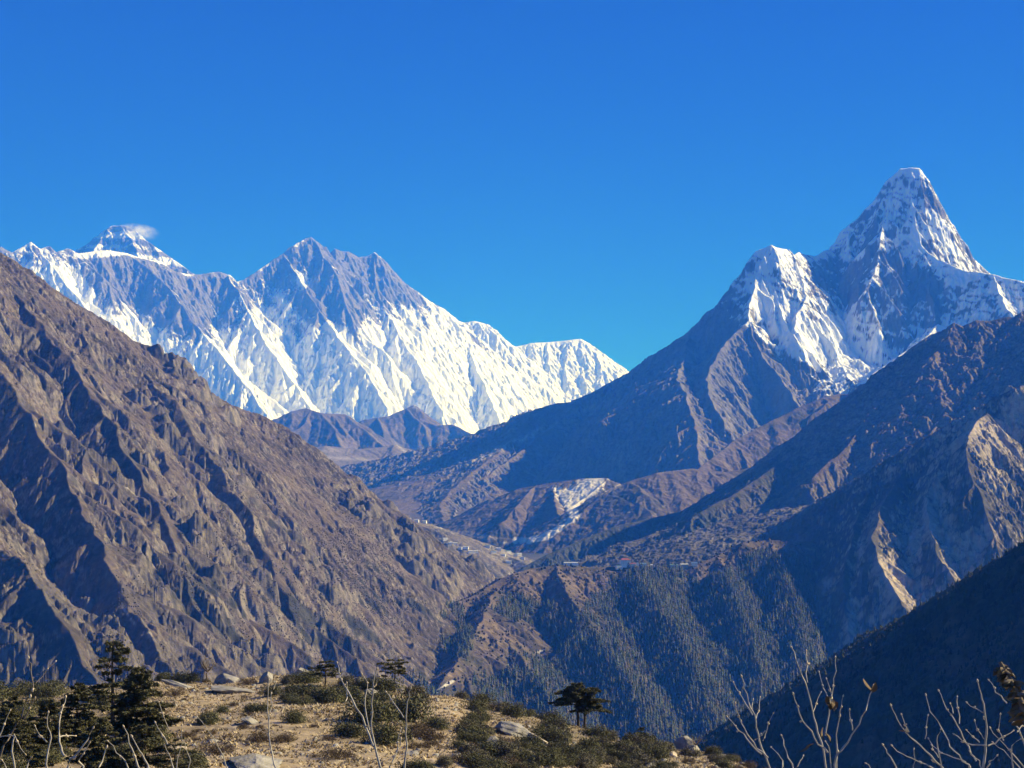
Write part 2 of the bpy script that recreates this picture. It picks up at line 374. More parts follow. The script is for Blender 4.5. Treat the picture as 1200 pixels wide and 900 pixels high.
ad_sw = ridge([(1075, 198, 13.8), (1072, 214, 13.75), (1076, 232, 13.68), (1073, 250, 13.58), (1068, 268, 13.48), (1078, 284, 13.38), (1090, 296, 13.3), (1102, 305, 13.22), (1118, 311, 13.12), (1134, 318, 13.05), (1150, 319, 12.95), (1163, 321, 12.9),
    (1176, 325, 12.85), (1190, 328, 12.8), (1204, 331, 12.75), (1230, 342, 12.7), (1280, 352, 12.6), (1360, 372, 12.5)], s=2.5, s2=1.35, reach=3500)
ad_sw2 = ridge([(1163, 321, 12.9), (1168, 336, 12.7), (1175, 352, 12.5), (1186, 368, 12.3), (1200, 392, 12.0)], s=1.4, s2=1.2, reach=1500)
sp1 = ridge([(904, 287, 12.98), (891, 308, 12.88), (884, 330, 12.75), (879, 352, 12.6), (877, 375, 12.4), (884, 398, 12.2), (896, 420, 11.95), (914, 442, 11.7), (928, 462, 11.45), (940, 484, 11.2), (946, 500, 11.0)], s=1.75, s2=1.75, reach=2500)
sp1b = ridge([(925, 292, 13.2), (934, 310, 13.05), (941, 330, 12.9), (944, 345, 12.78), (938, 362, 12.6), (930, 385, 12.35)], s=1.5, s2=1.6, reach=700)
sp1c = ridge([(896, 300, 12.9), (905, 325, 12.8), (912, 352, 12.65), (922, 380, 12.45), (935, 402, 12.2)], s=1.5, s2=1.5, reach=400)
sp2 = ridge([(877, 375, 12.4), (862, 390, 12.25), (848, 404, 12.05), (838, 420, 11.8), (828, 440, 11.5), (834, 470, 11.0), (850, 500, 10.7)], s=1.0, s2=1.1, reach=1600)
sp3 = ridge([(808, 392, 13.1), (802, 420, 12.3), (793, 444, 11.5), (803, 462, 11.1), (812, 490, 10.7), (818, 520, 10.3), (820, 550, 9.9)], s=0.85, s2=0.75, reach=2500)
sp4 = ridge([(768, 414, 13.1), (752, 440, 12.9), (735, 470, 12.4), (705, 505, 11.8), (675, 540, 11.2), (640, 575, 10.6), (610, 600, 10.1)], s=0.85, s2=0.8, reach=1800)
sp5 = ridge([(680, 465, 13.1), (660, 490, 12.7), (630, 515, 12.2), (595, 540, 11.6), (560, 565, 11.0), (520, 595, 10.4)], s=0.75, s2=0.7, reach=1800)
sp7 = ridge([(640, 476, 13.1), (590, 525, 12.0), (545, 560, 11.0), (515, 590, 10.2), (520, 612, 9.4), (545, 630, 8.7)], s=.42, reach=2500, conc=700)
sp8 = ridge([(500, 549, 12.95), (470, 575, 11.8), (450, 595, 10.8), (470, 615, 9.8)], s=.4, reach=2500, conc=600)
sp6 = ridge([(575, 510, 13.0), (550, 540, 12.4), (515, 562, 11.9), (480, 575, 11.4), (455, 592, 10.9)], s=0.6, reach=1500)
basin_lip = ridge([(1100, 380, 12.6), (1080, 400, 12.2), (1050, 420, 12.0), (1020, 440, 11.8)], s=0.8, reach=900)
glac = ridge([(975, 392, 13.0), (985, 415, 12.6), (1000, 440, 12.2), (1010, 460, 11.8)], s=.42, reach=1200)
ad = [ad_left, ad_up, glac, ad_col, ad_right, ad_sw, ad_sw2, sp1, sp1b, sp1c, sp2, sp3, sp4, sp5, sp6, sp7, sp8, basin_lip]
sb = dict(spacing=110, length=230, drop=1.05, s=2.4, reach=250, jit=0.4, tilt=0.7)
ak = kids(ad_left, 170, 900, 1.22, sides=(1,), seed=41, s=2.0, reach=600, jit=0.2, dz=30, sub=sb)
ak += kids(ad_sw, 190, 800, 1.1, sides=(-1,), seed=42, s=1.8, reach=500, jit=0.25, dz=10, sub=sb)
ak += kids(ad_right, 90, 330, 1.75, sides=(-1,), seed=43, s=2.6, reach=300, dz=30, tilt=-.5)
ak += kids(ad_up, 260, 900, 1.1, sides=(1,), seed=46, s=1.9, reach=500, dz=15, start=1100, jit=.2, sub=sb)
ak += kids(ad_col, 330, 1100, 0.82, sides=(1,), seed=44, s=1.25, reach=700, dz=10, start=0, sub=dict(spacing=200, length=260, drop=.7, s=1.2, reach=300, tilt=.6))
for i, (b, dr) in enumerate(((sp1, 1.15), (sp1b, 1.3), (sp2, .85), (sp3, .6), (sp4, .62), (sp5, .5))):
    ak += kids(b, 170, 420, dr, sides=(1,) if i < 2 else (1, -1), seed=60 + i, s=dr * 1.5, reach=450, tilt=.6, dz=5)
def cover_ad(c):
    X, Y, H, U, V, sl = c['X'], c['Y'], c['H'], c['U'], c['V'], c['sl']
    n1 = fbm(X + H * .5, Y, 260, 4, 31); n2 = fbm(X, Y * .3, 44, 5, 32); n3 = fbm(X, Y, 900, 3, 33)
    st = ridged(X * .7 + 1.0 * H, Y * .4 + H * .8, 120, 4, 35); n = .8 * n1 + .3 * n2 - .5 * smooth(.6, .85, st)
    line = interp_u(U, [(400, 400), (700, 440), (780, 410), (830, 400), (860, 405), (880, 400), (905, 410), (930, 440), (960, 470), (1000, 480), (1040, 470), (1100, 440), (1200, 400), (1300, 420)])
    b = blobs(U, V, [(1050, 330, 60, 30, -40, -.10), (980, 330, 40, 25, 0, -.25), (985, 400, 70, 34, 20, .75), (930, 405, 35, 25, 40, .5), (900, 340, 18, 50, 0, .3), (955, 350, 22, 40, 0, -.3), (990, 430, 38, 10, 10, -.4), (1010, 455, 25, 10, 0, -.5),
        (1110, 290, 18, 45, -40, .35), (1085, 340, 30, 20, 0, -.4), (1060, 370, 25, 20, 0, -.35), (800, 380, 50, 18, -40, -.75), (850, 350, 25, 35, 35, -.35), (1070, 225, 14, 40, 0, .25), (985, 275, 18, 18, 0, .1), (1140, 365, 50, 25, 0, -.1),
        (900, 460, 20, 35, 30, -.8), (860, 430, 25, 30, 0, -.8)])
    slb = blur(sl, 2); f = 1.04 - .12 * sl - .30 * slb + .8 * n - smooth(-55, 35, V - line) * 1.3 + b
    snow = smooth(-.04, .12, f)
    rock = np.zeros(X.shape + (3,)) + (0.13, 0.125, 0.12)
    rock = mixc(rock, (0.23, 0.2, 0.17), smooth(-.2, .5, n1) * .7); rock = mixc(rock, (0.075, 0.075, 0.08), smooth(0.0, .5, n2) * .6)
    lowb = smooth(440, 500, V)
    grass = np.zeros(X.shape + (3,)) + (0.145, 0.11, 0.08); grass = mixc(grass, (0.085, 0.07, 0.055), smooth(-.2, .4, n3 + .4 * n2)); grass = mixc(grass, (.2, .165, .12), smooth(0.15, .6, n2 - .3 * n3) * .6)
    rock = mixc(rock, np.array([0, 0, 0]), 0 * lowb); rock = rock * (1 - (lowb * smooth(1.2, .6, sl))[..., None]) + grass * (lowb * smooth(1.2, .6, sl))[..., None]
    mor = blobs(U, V, [(690, 478, 25, 4, -12, .6), (600, 520, 60, 4, -25, .9), (575, 530, 40, 4, -20, .6), (640, 605, 40, 10, 0, .2)]) * smooth(-.3, .3, n2)
    rock = mixc(rock, (.38, .35, .31), np.clip(mor, 0, 1))
    return mixc(rock, SNOW, snow)
m_mid = terrain_mat('mid_rock', 22.0, 5.0, 0.4)
o, g_ad = build_terrain('sharp_peak_terrain', 395, 1330, int(1200*Q), [(8300, 11000, int(330*Q)), (11000, 14500, int(600*Q)), (14500, 17500, 50)], ad + ak, cover_ad, m_mid,
    warp=(26, 150), ero2=(17, 55, 4), ero=(48, 190, 6), rug=(38, 120, 6), seed=8, sink=40, fade=80, rugf=lambda X, Y, H: .35 + .65 * smooth(11400, 12400, Y))

# ------------------------------------------------------------------ brown hills closing the valley
h1 = ridge([(200, 530, 16.0), (290, 500, 16.2), (325, 490, 16.3), (340, 482, 16.4), (358, 478, 16.5), (378, 484, 16.4), (404, 485, 16.5), (420, 498, 16.3), (440, 515, 16.0), (460, 530, 15.7)], s=.8, s2=.62, reach=2500)
h1b = ridge([(378, 484, 16.4), (392, 505, 16.0), (402, 525, 15.6), (405, 540, 15.2)], s=.8, s2=.6, reach=1500)
h2 = ridge([(400, 505, 18.2), (425, 492, 18.3), (455, 487, 18.4), (485, 474, 18.6), (495, 492, 18.4), (512, 498, 18.3), (530, 497, 18.3), (556, 510, 18.0), (580, 530, 17.8), (610, 548, 17.5)], s=.9, s2=.75, reach=2500)
h3 = ridge([(280, 545, 14.2), (340, 528, 14.3), (380, 522, 14.5), (420, 526, 14.6), (455, 523, 14.8), (462, 521, 14.8), (478, 533, 14.5), (490, 545, 14.2), (500, 555, 14.0)], s=.4, s2=.3, reach=2500, conc=600)
h3b = ridge([(462, 521, 14.8), (440, 545, 14.1), (430, 565, 13.6)], s=.4, reach=1500)
hk = kids(h1, 260, 900, .5, sides=(-1,), seed=71, s=.9, reach=600) + kids(h2, 260, 900, .6, sides=(-1,), seed=72, s=1.0, reach=600) + kids(h3, 400, 900, .22, sides=(-1,), seed=73, s=.4, reach=600)
def cover_brown(c):
    X, Y, U, V, sl = c['X'], c['Y'], c['U'], c['V'], c['sl']
    n1 = fbm(X, Y, 500, 4, 41); n2 = fbm(X, Y, 90, 4, 42)
    a = np.zeros(X.shape + (3,)) + (.13, .105, .085)
    a = mixc(a, (.075, .065, .06), smooth(-.1, .5, n1 + .5 * n2)); a = mixc(a, (.24, .2, .15), smooth(.1, .6, n2 - .5 * n1) * .6 + .35 * smooth(15.4e3, 14.6e3, Y))
    a = mixc(a, (.42, .39, .35), np.clip(blobs(U, V, [(478, 532, 16, 1.6, 40, 1), (500, 538, 14, 1.4, 45, 1), (400, 537, 40, 2, 3, .5), (360, 528, 40, 2, 0, .4)]), 0, 1))
    a = mixc(a, SNOW, smooth(.3, .6, n2 + .5 * n1) * smooth(17.5e3, 18.2e3, Y) * smooth(500, 480, V) * .8)
    return a
build_terrain('valley_head_hills', 150, 700, int(560*Q), [(13000, 15500, int(130*Q)), (15500, 19000, int(240*Q)), (19000, 20500, 20)], [h1, h1b, h2, h3, h3b] + hk, cover_brown, m_mid,
    warp=(30, 300), ero=(24, 260, 4), rug=(22, 200, 4), seed=12, fade=80)

# ------------------------------------------------------------------ low hill with the white landslip, and grassy hills beside it
k1 = ridge([(470, 640, 9.3), (515, 622, 9.4), (545, 602, 9.4), (580, 583, 9.4), (610, 572, 9.4), (645, 566, 9.35), (680, 561, 9.3), (712, 560, 9.2)], s=.6, s2=.42, reach=1800)
k1b = ridge([(712, 560, 9.2), (700, 572, 9.05), (684, 584, 8.95), (672, 592, 8.85), (664, 597, 8.8)], s=.9, s2=.8, reach=350)
k1c = ridge([(650, 566, 9.35), (648, 585, 9.0), (655, 605, 8.6), (668, 620, 8.3)], s=.5, s2=.9, reach=700)
k2 = ridge([(668, 612, 8.3), (685, 596, 8.4), (702, 583, 8.5), (722, 571, 8.6), (740, 563, 8.65), (770, 554, 8.7), (810, 549, 8.8), (850, 553, 8.8), (900, 545, 8.9), (960, 540, 9.0)], s=.9, s2=.4, reach=1800)
k3 = ridge([(745, 600, 8.3), (775, 583, 8.6), (800, 563, 8.9), (830, 540, 9.2), (862, 515, 9.5), (900, 495, 9.7), (935, 478, 9.9), (962, 466, 10.0), (985, 461, 10.1), (1005, 464, 10.0), (1040, 490, 9.9), (1100, 500, 9.9)], s=.95, s2=.62, reach=2200)
kk = kids(k1, 220, 500, .38, sides=(-1,), seed=81, s=.6, reach=400) + kids(k2, 260, 600, .3, sides=(-1,), seed=82, s=.5, reach=400) + kids(k3, 240, 700, .55, sides=(-1,), seed=83, s=.9, reach=500, sub=dict(spacing=150, length=200, drop=.5, s=.9, reach=250, tilt=.6))
def cover_low(c):
    X, Y, U, V, sl = c['X'], c['Y'], c['U'], c['V'], c['sl']
    n1 = fbm(X, Y, 350, 4, 51); n2 = fbm(X, Y, 50, 4, 52); n3 = fbm(X * 3, Y * .6, 60, 3, 53)
    a = np.zeros(X.shape + (3,)) + (.125, .095, .075)
    a = mixc(a, (.065, .06, .05), smooth(-.1, .4, n1 + .5 * n2)); a = mixc(a, (.21, .17, .13), smooth(.1, .6, n2 - .4 * n1) * .6)
    w = blobs(U, V, [(690, 570, 22, 10, -30, 1.4), (672, 583, 16, 10, -20, 1.1), (655, 575, 14, 8, 20, .5), (672, 602, 9, 7, 60, 1.1), (660, 615, 13, 4, -30, .9), (640, 628, 18, 4, -22, 1.2), (612, 633, 22, 4, -8, .8)])
    a = mixc(a, (.66, .62, .55), smooth(.28, .75, w + .5 * n2 + .4 * n3))
    a = mixc(a, (.28, .23, .18), smooth(.3, .7, blobs(U, V, [(760, 552, 60, 3, -4, 1), (560, 628, 40, 5, 10, .7), (720, 572, 30, 2.5, -28, .8)]) + .3 * n2))
    return a
build_terrain('landslip_hill', 440, 1130, int(760*Q), [(7700, 9600, int(300*Q)), (9600, 10600, int(120*Q)), (10600, 11400, 20)], [k1, k1b, k1c, k2, k3] + kk, cover_low, m_mid,
    warp=(16, 140), ero=(12, 130, 4), rug=(14, 110, 4), seed=14, fade=50)

# ------------------------------------------------------------------ right-hand ridges
a1 = ridge([(1420, 300, 7.00), (1320, 330, 7.16), (1240, 352, 7.29), (1204, 362, 7.35), (1192, 371, 7.35), (1176, 372, 7.36), (1160, 376, 7.36), (1144, 375, 7.36), (1128, 382, 7.37), (1118, 378, 7.37), (1106, 387, 7.37), (1092, 392, 7.38), (1080, 404, 7.38), (1066, 413, 7.38), (1052, 426, 7.39),
    (1036, 437, 7.39), (1018, 453, 7.40), (1000, 469, 7.40), (982, 486, 7.39), (960, 500, 7.38), (930, 517, 7.36), (900, 536, 7.34), (870, 556, 7.32), (840, 577, 7.30), (800, 598, 7.21), (760, 608, 7.13), (720, 617, 7.04), (680, 632, 6.94), (640, 650, 6.82), (605, 671, 6.71), (575, 693, 6.59), (555, 712, 6.50)], s=.62, s2=.95, reach=2600)
a2 = ridge([(1204, 362, 7.35), (1196, 400, 7.1), (1180, 440, 6.9), (1165, 480, 6.7), (1150, 510, 6.5)], s=.9, s2=.9, reach=1200)
a3 = ridge([(1118, 378, 7.4), (1122, 400, 7.25), (1130, 425, 7.1), (1125, 455, 6.9), (1105, 490, 6.7), (1080, 520, 6.5)], s=.95, s2=.9, reach=1200)
a4 = ridge([(1066, 413, 7.4), (1045, 450, 7.15), (1020, 490, 6.9), (985, 530, 6.65), (950, 560, 6.45)], s=.8, s2=.8, reach=1200)
a5 = ridge([(982, 486, 7.4), (945, 520, 7.1), (905, 550, 6.8), (860, 580, 6.55), (820, 600, 6.4)], s=.6, s2=.55, reach=1200)
akk = kids(a1, 300, 900, .52, sides=(1,), seed=91, s=.85, reach=600, sub=dict(spacing=160, length=240, drop=.5, s=.9, reach=250, tilt=.6))
for i, b in enumerate((a2, a3, a4, a5)): akk += kids(b, 180, 350, .75, sides=(1, -1), seed=95 + i, s=1.1, reach=350, tilt=.6)
def cover_right(c):
    X, Y, U, V, sl = c['X'], c['Y'], c['U'], c['V'], c['sl']
    n1 = fbm(X, Y, 300, 4, 61); n2 = fbm(X, Y, 45, 4, 62)
    a = np.zeros(X.shape + (3,)) + (.125, .092, .07)
    veg = smooth(520, 610, V + 60 * n1) * smooth(1000, 900, U) 
    a = mixc(a, (.055, .05, .042), smooth(-.15, .4, n1 + .5 * n2)); a = mixc(a, (.24, .185, .14), smooth(.15, .6, n2 - .4 * n1) * .7)
    a = mixc(a, (.24, .2, .17), smooth(.8, 1.2, sl) * .6)
    a = mixc(a, (.045, .055, .036), veg * .85 * smooth(-.5, .1, n2 + .2))
    return a
m_near = terrain_mat('near_rock', 12.0, 3.0, 0.4)
build_terrain('brown_right_ridge', 530, 1330, int(960*Q), [(5600, 7700, int(520*Q)), (7700, 8600, 30)], [a1, a2, a3, a4, a5] + akk, cover_right, m_near,
    warp=(18, 150), ero2=(7, 40, 3), ero=(20, 150, 5), rug=(20, 110, 5), seed=17, fade=60)

c1 = ridge([(1420, 520, 5.3), (1320, 485, 5.36), (1260, 462, 5.4), (1215, 450, 5.42), (1196, 452, 5.40), (1176, 462, 5.41), (1160, 477, 5.43), (1140, 490, 5.44), (1124, 506, 5.45), (1104, 520, 5.47), (1084, 534, 5.48), (1060, 548, 5.50), (1030, 566, 5.54), (1000, 583, 5.57), (975, 598, 5.60), (950, 612, 5.63), (925, 622, 5.66), (890, 634, 5.70)], s=1.75, s2=.4, reach=2600)
shelf = ridge([(1100, 540, 6.6), (1040, 555, 6.6), (980, 568, 6.6), (900, 586, 6.6), (820, 608, 6.55), (740, 634, 6.4), (660, 668, 6.2)], s=.24, s2=.5, reach=1050)
cs = []
def down_uv(pts, D0, slope):
    """give depths to a picture line so that it descends towards the viewer at the given slope"""
    out = [(pts[0][0], pts[0][1], D0)]; p = at(pts[0][0], pts[0][1], D0 * 1000)
    for u, v in pts[1:]:
        best = min(np.arange(out[-1][2] - .6, out[-1][2] + .001, .005), key=lambda d: abs((p[2] - at(u, v, d * 1000)[2]) - slope * np.hypot(*(p - at(u, v, d * 1000))[:2])))
        out.append((u, v, best)); p = at(u, v, best * 1000)
    return out
for q in ([(1160, 477, 5.42), (1140, 500, 5.2), (1132, 520, 5.08), (1138, 555, 4.96), (1154, 590, 4.84), (1168, 640, 4.7)],
    [(1124, 506, 5.45), (1100, 545, 5.15), (1086, 580, 5.0), (1088, 610, 4.86), (1100, 650, 4.7), (1120, 690, 4.56)],
    [(1060, 548, 5.5), (1036, 590, 5.0), (1022, 630, 4.8), (1032, 665, 4.64), (1056, 705, 4.5), (1072, 740, 4.38)], [(1020, 572, 5.53), (1000, 620, 4.98), (988, 670, 4.74), (990, 720, 4.56), (1000, 765, 4.42)]):
    rr = ridge(q, s=.95, s2=1.7, reach=900); e0, e1 = rr['P'][-2], rr['P'][-1]; dd = (e1 - e0) / np.hypot(*(e1 - e0)[:2])
    rr['P'] = np.vstack([rr['P'], e1 + np.array([dd[0] * 300, dd[1] * 300, -270]), e1 + np.array([dd[0] * 700, dd[1] * 700, -700])]); cs.append(rr)
ck = kids(c1, 260, 400, 1.3, sides=(1,), seed=101, s=1.6, reach=300)
for i, b in enumerate(cs): ck += kids(b, 110, 130, .9, sides=(1, -1), seed=110 + i, s=1.3, reach=250, tilt=.6)
def cover_crag(c):
    X, Y, U, V, sl = c['X'], c['Y'], c['U'], c['V'], c['sl']
    n1 = fbm(X, Y, 160, 4, 71); n2 = fbm(X, Y, 28, 4, 72)
    a = np.zeros(X.shape + (3,)) + (.075, .068, .05)
    a = mixc(a, (.13, .1, .075), smooth(-.1, .5, n1 + .3 * n2))
    rk = smooth(.38, .8, .8 * n1 + .5 * n2 + .4 * (sl - .9) + blobs(U, V, [(1190, 485, 22, 30, 20, .9), (1150, 508, 30, 26, 30, .9), (1165, 560, 16, 28, -25, .9), (1092, 590, 12, 40, 5, .9), (1110, 640, 14, 45, -20, .8), (1068, 630, 10, 25, -15, .8),
        (1058, 680, 22, 32, -35, .8), (1040, 665, 14, 30, -30, .6), (1003, 750, 9, 34, -12, 1.0), (1000, 700, 8, 30, 0, .6), (1140, 650, 10, 30, -15, .7), (1065, 740, 20, 14, 0, .5), (975, 720, 30, 60, 0, .1)])) * smooth(940, 985, U)
    a = mixc(a, (.36, .3, .23), rk); a = mixc(a, (.14, .12, .1), rk * smooth(.1, .5, n2))
    sh = smooth(5650, 5900, Y) * smooth(1100, 1000, U)
    a = mixc(a, (.12, .1, .072), sh * .8); a = mixc(a, (.05, .055, .038), sh * smooth(-.1, .35, n2 + .3 * n1) * .8)
    a = mixc(a, (.2, .17, .12), sh * smooth(.3, .6, np.sin((V - 0.2 * U) / 9.0 + 2 * n1)) * .5)
    return a
o, g_crag = build_terrain('craggy_right_ridge', 640, 1330, int(860*Q), [(3800, 5750, int(600*Q)), (5750, 6750, int(240*Q)), (6750, 7300, 12)], [c1, shelf] + cs + ck, cover_crag, m_near,
    warp=(16, 110), ero2=(9, 32, 3), ero=(18, 110, 5), rug=(34, 85, 6), seed=19, fade=45)
# ------------------------------------------------------------------ forested monastery ridge
t1 = ridge([(340, 830, 3.7), (370, 800, 3.8), (400, 768, 3.95), (430, 748, 4.1), (462, 735, 4.25), (500, 722, 4.4), (530, 708, 4.5), (558, 697, 4.6), (580, 682, 4.68), (600, 672, 4.72), (622, 666, 4.78), (650, 662, 4.82), (668, 661, 4.85), (690, 665, 4.86), (712, 664, 4.88), (740, 663, 4.9),
    (770, 665, 4.95), (800, 664, 5.0), (822, 660, 5.0), (840, 651, 5.05), (858, 642, 5.1), (872, 635, 5.1), (900, 633, 5.15), (930, 634, 5.15), (956, 636, 5.2), (985, 650, 5.15), (1010, 680, 5.0)], s=.6, s2=.56, reach=2200)
tb = []
for L in [[(558, 697, 4.6), (580, 730, 4.35), (610, 770, 4.1), (640, 810, 3.9), (660, 850, 3.7)], [(500, 722, 4.4), (520, 760, 4.1), (545, 790, 3.9), (560, 830, 3.7)], [(430, 748, 4.1), (460, 775, 3.9), (490, 800, 3.75)],
    [(650, 662, 4.82), (668, 700, 4.55), (700, 745, 4.3), (730, 790, 4.08), (760, 840, 3.85)], [(740, 663, 4.9), (770, 705, 4.6), (800, 750, 4.35), (822, 800, 4.1), (840, 850, 3.9)],
    [(840, 651, 5.05), (858, 690, 4.75), (880, 740, 4.45), (890, 790, 4.2), (890, 830, 4.05)], [(900, 633, 5.15), (922, 680, 4.8), (938, 730, 4.5), (945, 775, 4.3), (930, 810, 4.15)], [(580, 690, 4.6), (560, 735, 4.2), (520, 800, 3.8)]]:
    tb.append(ridge(L, s=.62, s2=.66, reach=800))
tk = []
for i, b in enumerate(tb): tk += kids(b, 170, 260, .58, sides=(1, -1), seed=130 + i, s=.75, reach=260, tilt=.6)
def forest_mask(X, Y, U, V):
    n1 = fbm(X, Y, 240, 4, 81); n2 = fbm(X, Y, 60, 3, 82)
    line = interp_u(U, [(380, 740), (560, 705), (600, 690), (640, 700), (680, 712), (700, 690), (740, 668), (780, 668), (830, 675), (870, 655), (900, 645), (960, 650)])
    f = smooth(-6, 12, V - line + 14 * n2)
    g = blobs(U, V, [(590, 745, 60, 45, 35, -1.1), (650, 690, 45, 10, 0, -.9), (520, 790, 60, 30, 20, -1.2), (465, 770, 20, 30, 20, -.8), (640, 760, 14, 35, -35, -.7), (700, 720, 10, 22, -35, -.5), (770, 790, 60, 20, 25, -.35), (570, 705, 30, 8, -30, -.8), (700, 740, 8, 8, 0, -.6),
        (535, 740, 16, 30, -20, .7), (600, 720, 16, 24, -10, .5), (850, 750, 90, 90, 0, .5), (840, 665, 30, 10, -20, -.9), (905, 640, 40, 8, 0, -.5), (600, 810, 50, 20, 0, .7)])
    return np.clip(f + g + 1.0 * n1 + .35 * n2, 0, 1)
def cover_forest(c):
    X, Y, U, V, sl = c['X'], c['Y'], c['U'], c['V'], c['sl']
    n1 = fbm(X, Y, 160, 4, 83); n2 = fbm(X, Y, 25, 4, 84)
    a = np.zeros(X.shape + (3,)) + (.125, .094, .073)
    a = mixc(a, (.07, .06, .045), smooth(-.1, .35, n1 + .6 * n2)); a = mixc(a, (.25, .19, .145), smooth(.15, .6, n2 - .4 * n1) * .7)
    a = mixc(a, (.05, .055, .035), forest_mask(X, Y, U, V) * .8)
    a = mixc(a, (.5, .46, .4), smooth(.4, .9, blobs(U, V, [(518, 806, 16, 1.6, -35, 1.3), (528, 800, 6, 1.8, -20, 1.2), (632, 764, 7, 2, -20, 1.3), (668, 747, 6, 2.5, -20, 1.2), (596, 778, 3, 1.5, 0, 1.2), (762, 812, 8, 1.5, 35, 1), (1, 1, 1, 1, 0, 0)]) + .2 * n2))
    return a
o, g_forest = build_terrain('forested_ridge', 320, 1240, int(1000*Q), [(3450, 5250, int(620*Q)), (5250, 6000, int(60*Q))], [t1] + tb + tk, cover_forest, m_near,
    warp=(12, 90), ero=(14, 100, 4), rug=(9, 60, 4), seed=23, fade=50, post=lambda X, Y, H, E: H - 1.5 * np.maximum(X - (kof(948) * Y + 14 * fbm(X, Y, 120, 3, 88)), 0) * smooth(0, 60, X - kof(948) * Y))

# ------------------------------------------------------------------ big brown hillside on the left
l1 = ridge([(-700, -40, 4.60), (-500, 50, 4.60), (-300, 130, 4.60), (-120, 222, 4.60), (-40, 276, 4.67), (0, 296, 4.70), (18, 305, 4.72), (30, 318, 4.74), (60, 337, 4.78), (85, 350, 4.81), (100, 361, 4.83), (125, 380, 4.86), (150, 396, 4.89), (175, 412, 4.92), (190, 422, 4.94), (205, 430, 4.96),
    (214, 438, 4.97), (240, 458, 5.01), (262, 470, 5.04), (285, 480, 5.08), (305, 486, 5.11), (322, 494, 5.13), (335, 500, 5.15), (350, 516, 5.17), (372, 535, 5.21), (395, 555, 5.24), (420, 575, 5.29), (445, 594, 5.34), (470, 612, 5.39), (500, 634, 5.45), (525, 650, 5.52), (548, 666, 5.58), (570, 682, 5.64), (590, 700, 5.70)],
    s=.8, s2=.76, reach=4200)
lb = []
for L in [[(-40, 276, 4.66), (20, 350, 4.4), (80, 420, 4.15), (130, 500, 3.85), (180, 580, 3.6), (215, 660, 3.4), (250, 740, 3.2), (280, 800, 3.0)],
    [(-120, 222, 4.6), (-60, 330, 4.2), (-10, 420, 3.85), (40, 500, 3.6), (90, 580, 3.35), (130, 660, 3.1), (175, 740, 2.9), (210, 810, 2.75)],
    [(-260, 150, 4.6), (-180, 330, 3.9), (-110, 470, 3.4), (-50, 570, 3.1), (0, 650, 2.9), (60, 715, 2.75), (110, 780, 2.6)],
    [(100, 361, 4.82), (150, 420, 4.6), (200, 470, 4.4), (245, 530, 4.2), (285, 590, 4.0), (320, 660, 3.8), (345, 730, 3.6), (360, 790, 3.4)],
    [(205, 430, 4.95), (250, 485, 4.8), (290, 530, 4.65), (330, 590, 4.5), (365, 650, 4.3), (390, 710, 4.1), (400, 765, 3.95)],
    [(322, 494, 5.12), (350, 545, 5.0), (385, 590, 4.9), (420, 640, 4.75), (440, 700, 4.55)],
    [(395, 555, 5.25), (420, 600, 5.15), (455, 645, 5.0), (480, 690, 4.85)], [(470, 612, 5.4), (500, 655, 5.25), (525, 690, 5.15)],
    [(-40, 620, 3.0), (0, 640, 2.9), (30, 668, 2.8), (60, 700, 2.7), (90, 750, 2.6), (110, 800, 2.5)]]:
    lb.append(ridge(L, s=.95, s2=.85, reach=1500))
lk = kids(l1, 230, 800, .7, sides=(-1,), seed=141, s=.85, reach=500, dz=5, jit=.25, start=2500)
for i, b in enumerate(lb): lk += kids(b, 160, 330, .78, sides=(1, -1), seed=150 + i, s=1.0, reach=350, tilt=.85, sub=dict(spacing=70, length=110, drop=.7, s=1.2, reach=130, tilt=.6))
def crags_left(X, Y, H, E):
    """rock steps on the hillside: short cliffs where a broken band of noise crosses the slope"""
    n = fbm(X + .3 * H, Y - .3 * H, 420, 4, 301); m = smooth(.1, .26, n)
    st = fbm(X - .5 * H, Y + .9 * H, 120, 5, 303)
    return H + m * (64 * st + 28) * smooth(15, 110, E) + 10 * (ridged(X, Y + H, 52, 5, 304) - .45) * smooth(-.05, .3, fbm(X, Y, 330, 3, 305) + .03)
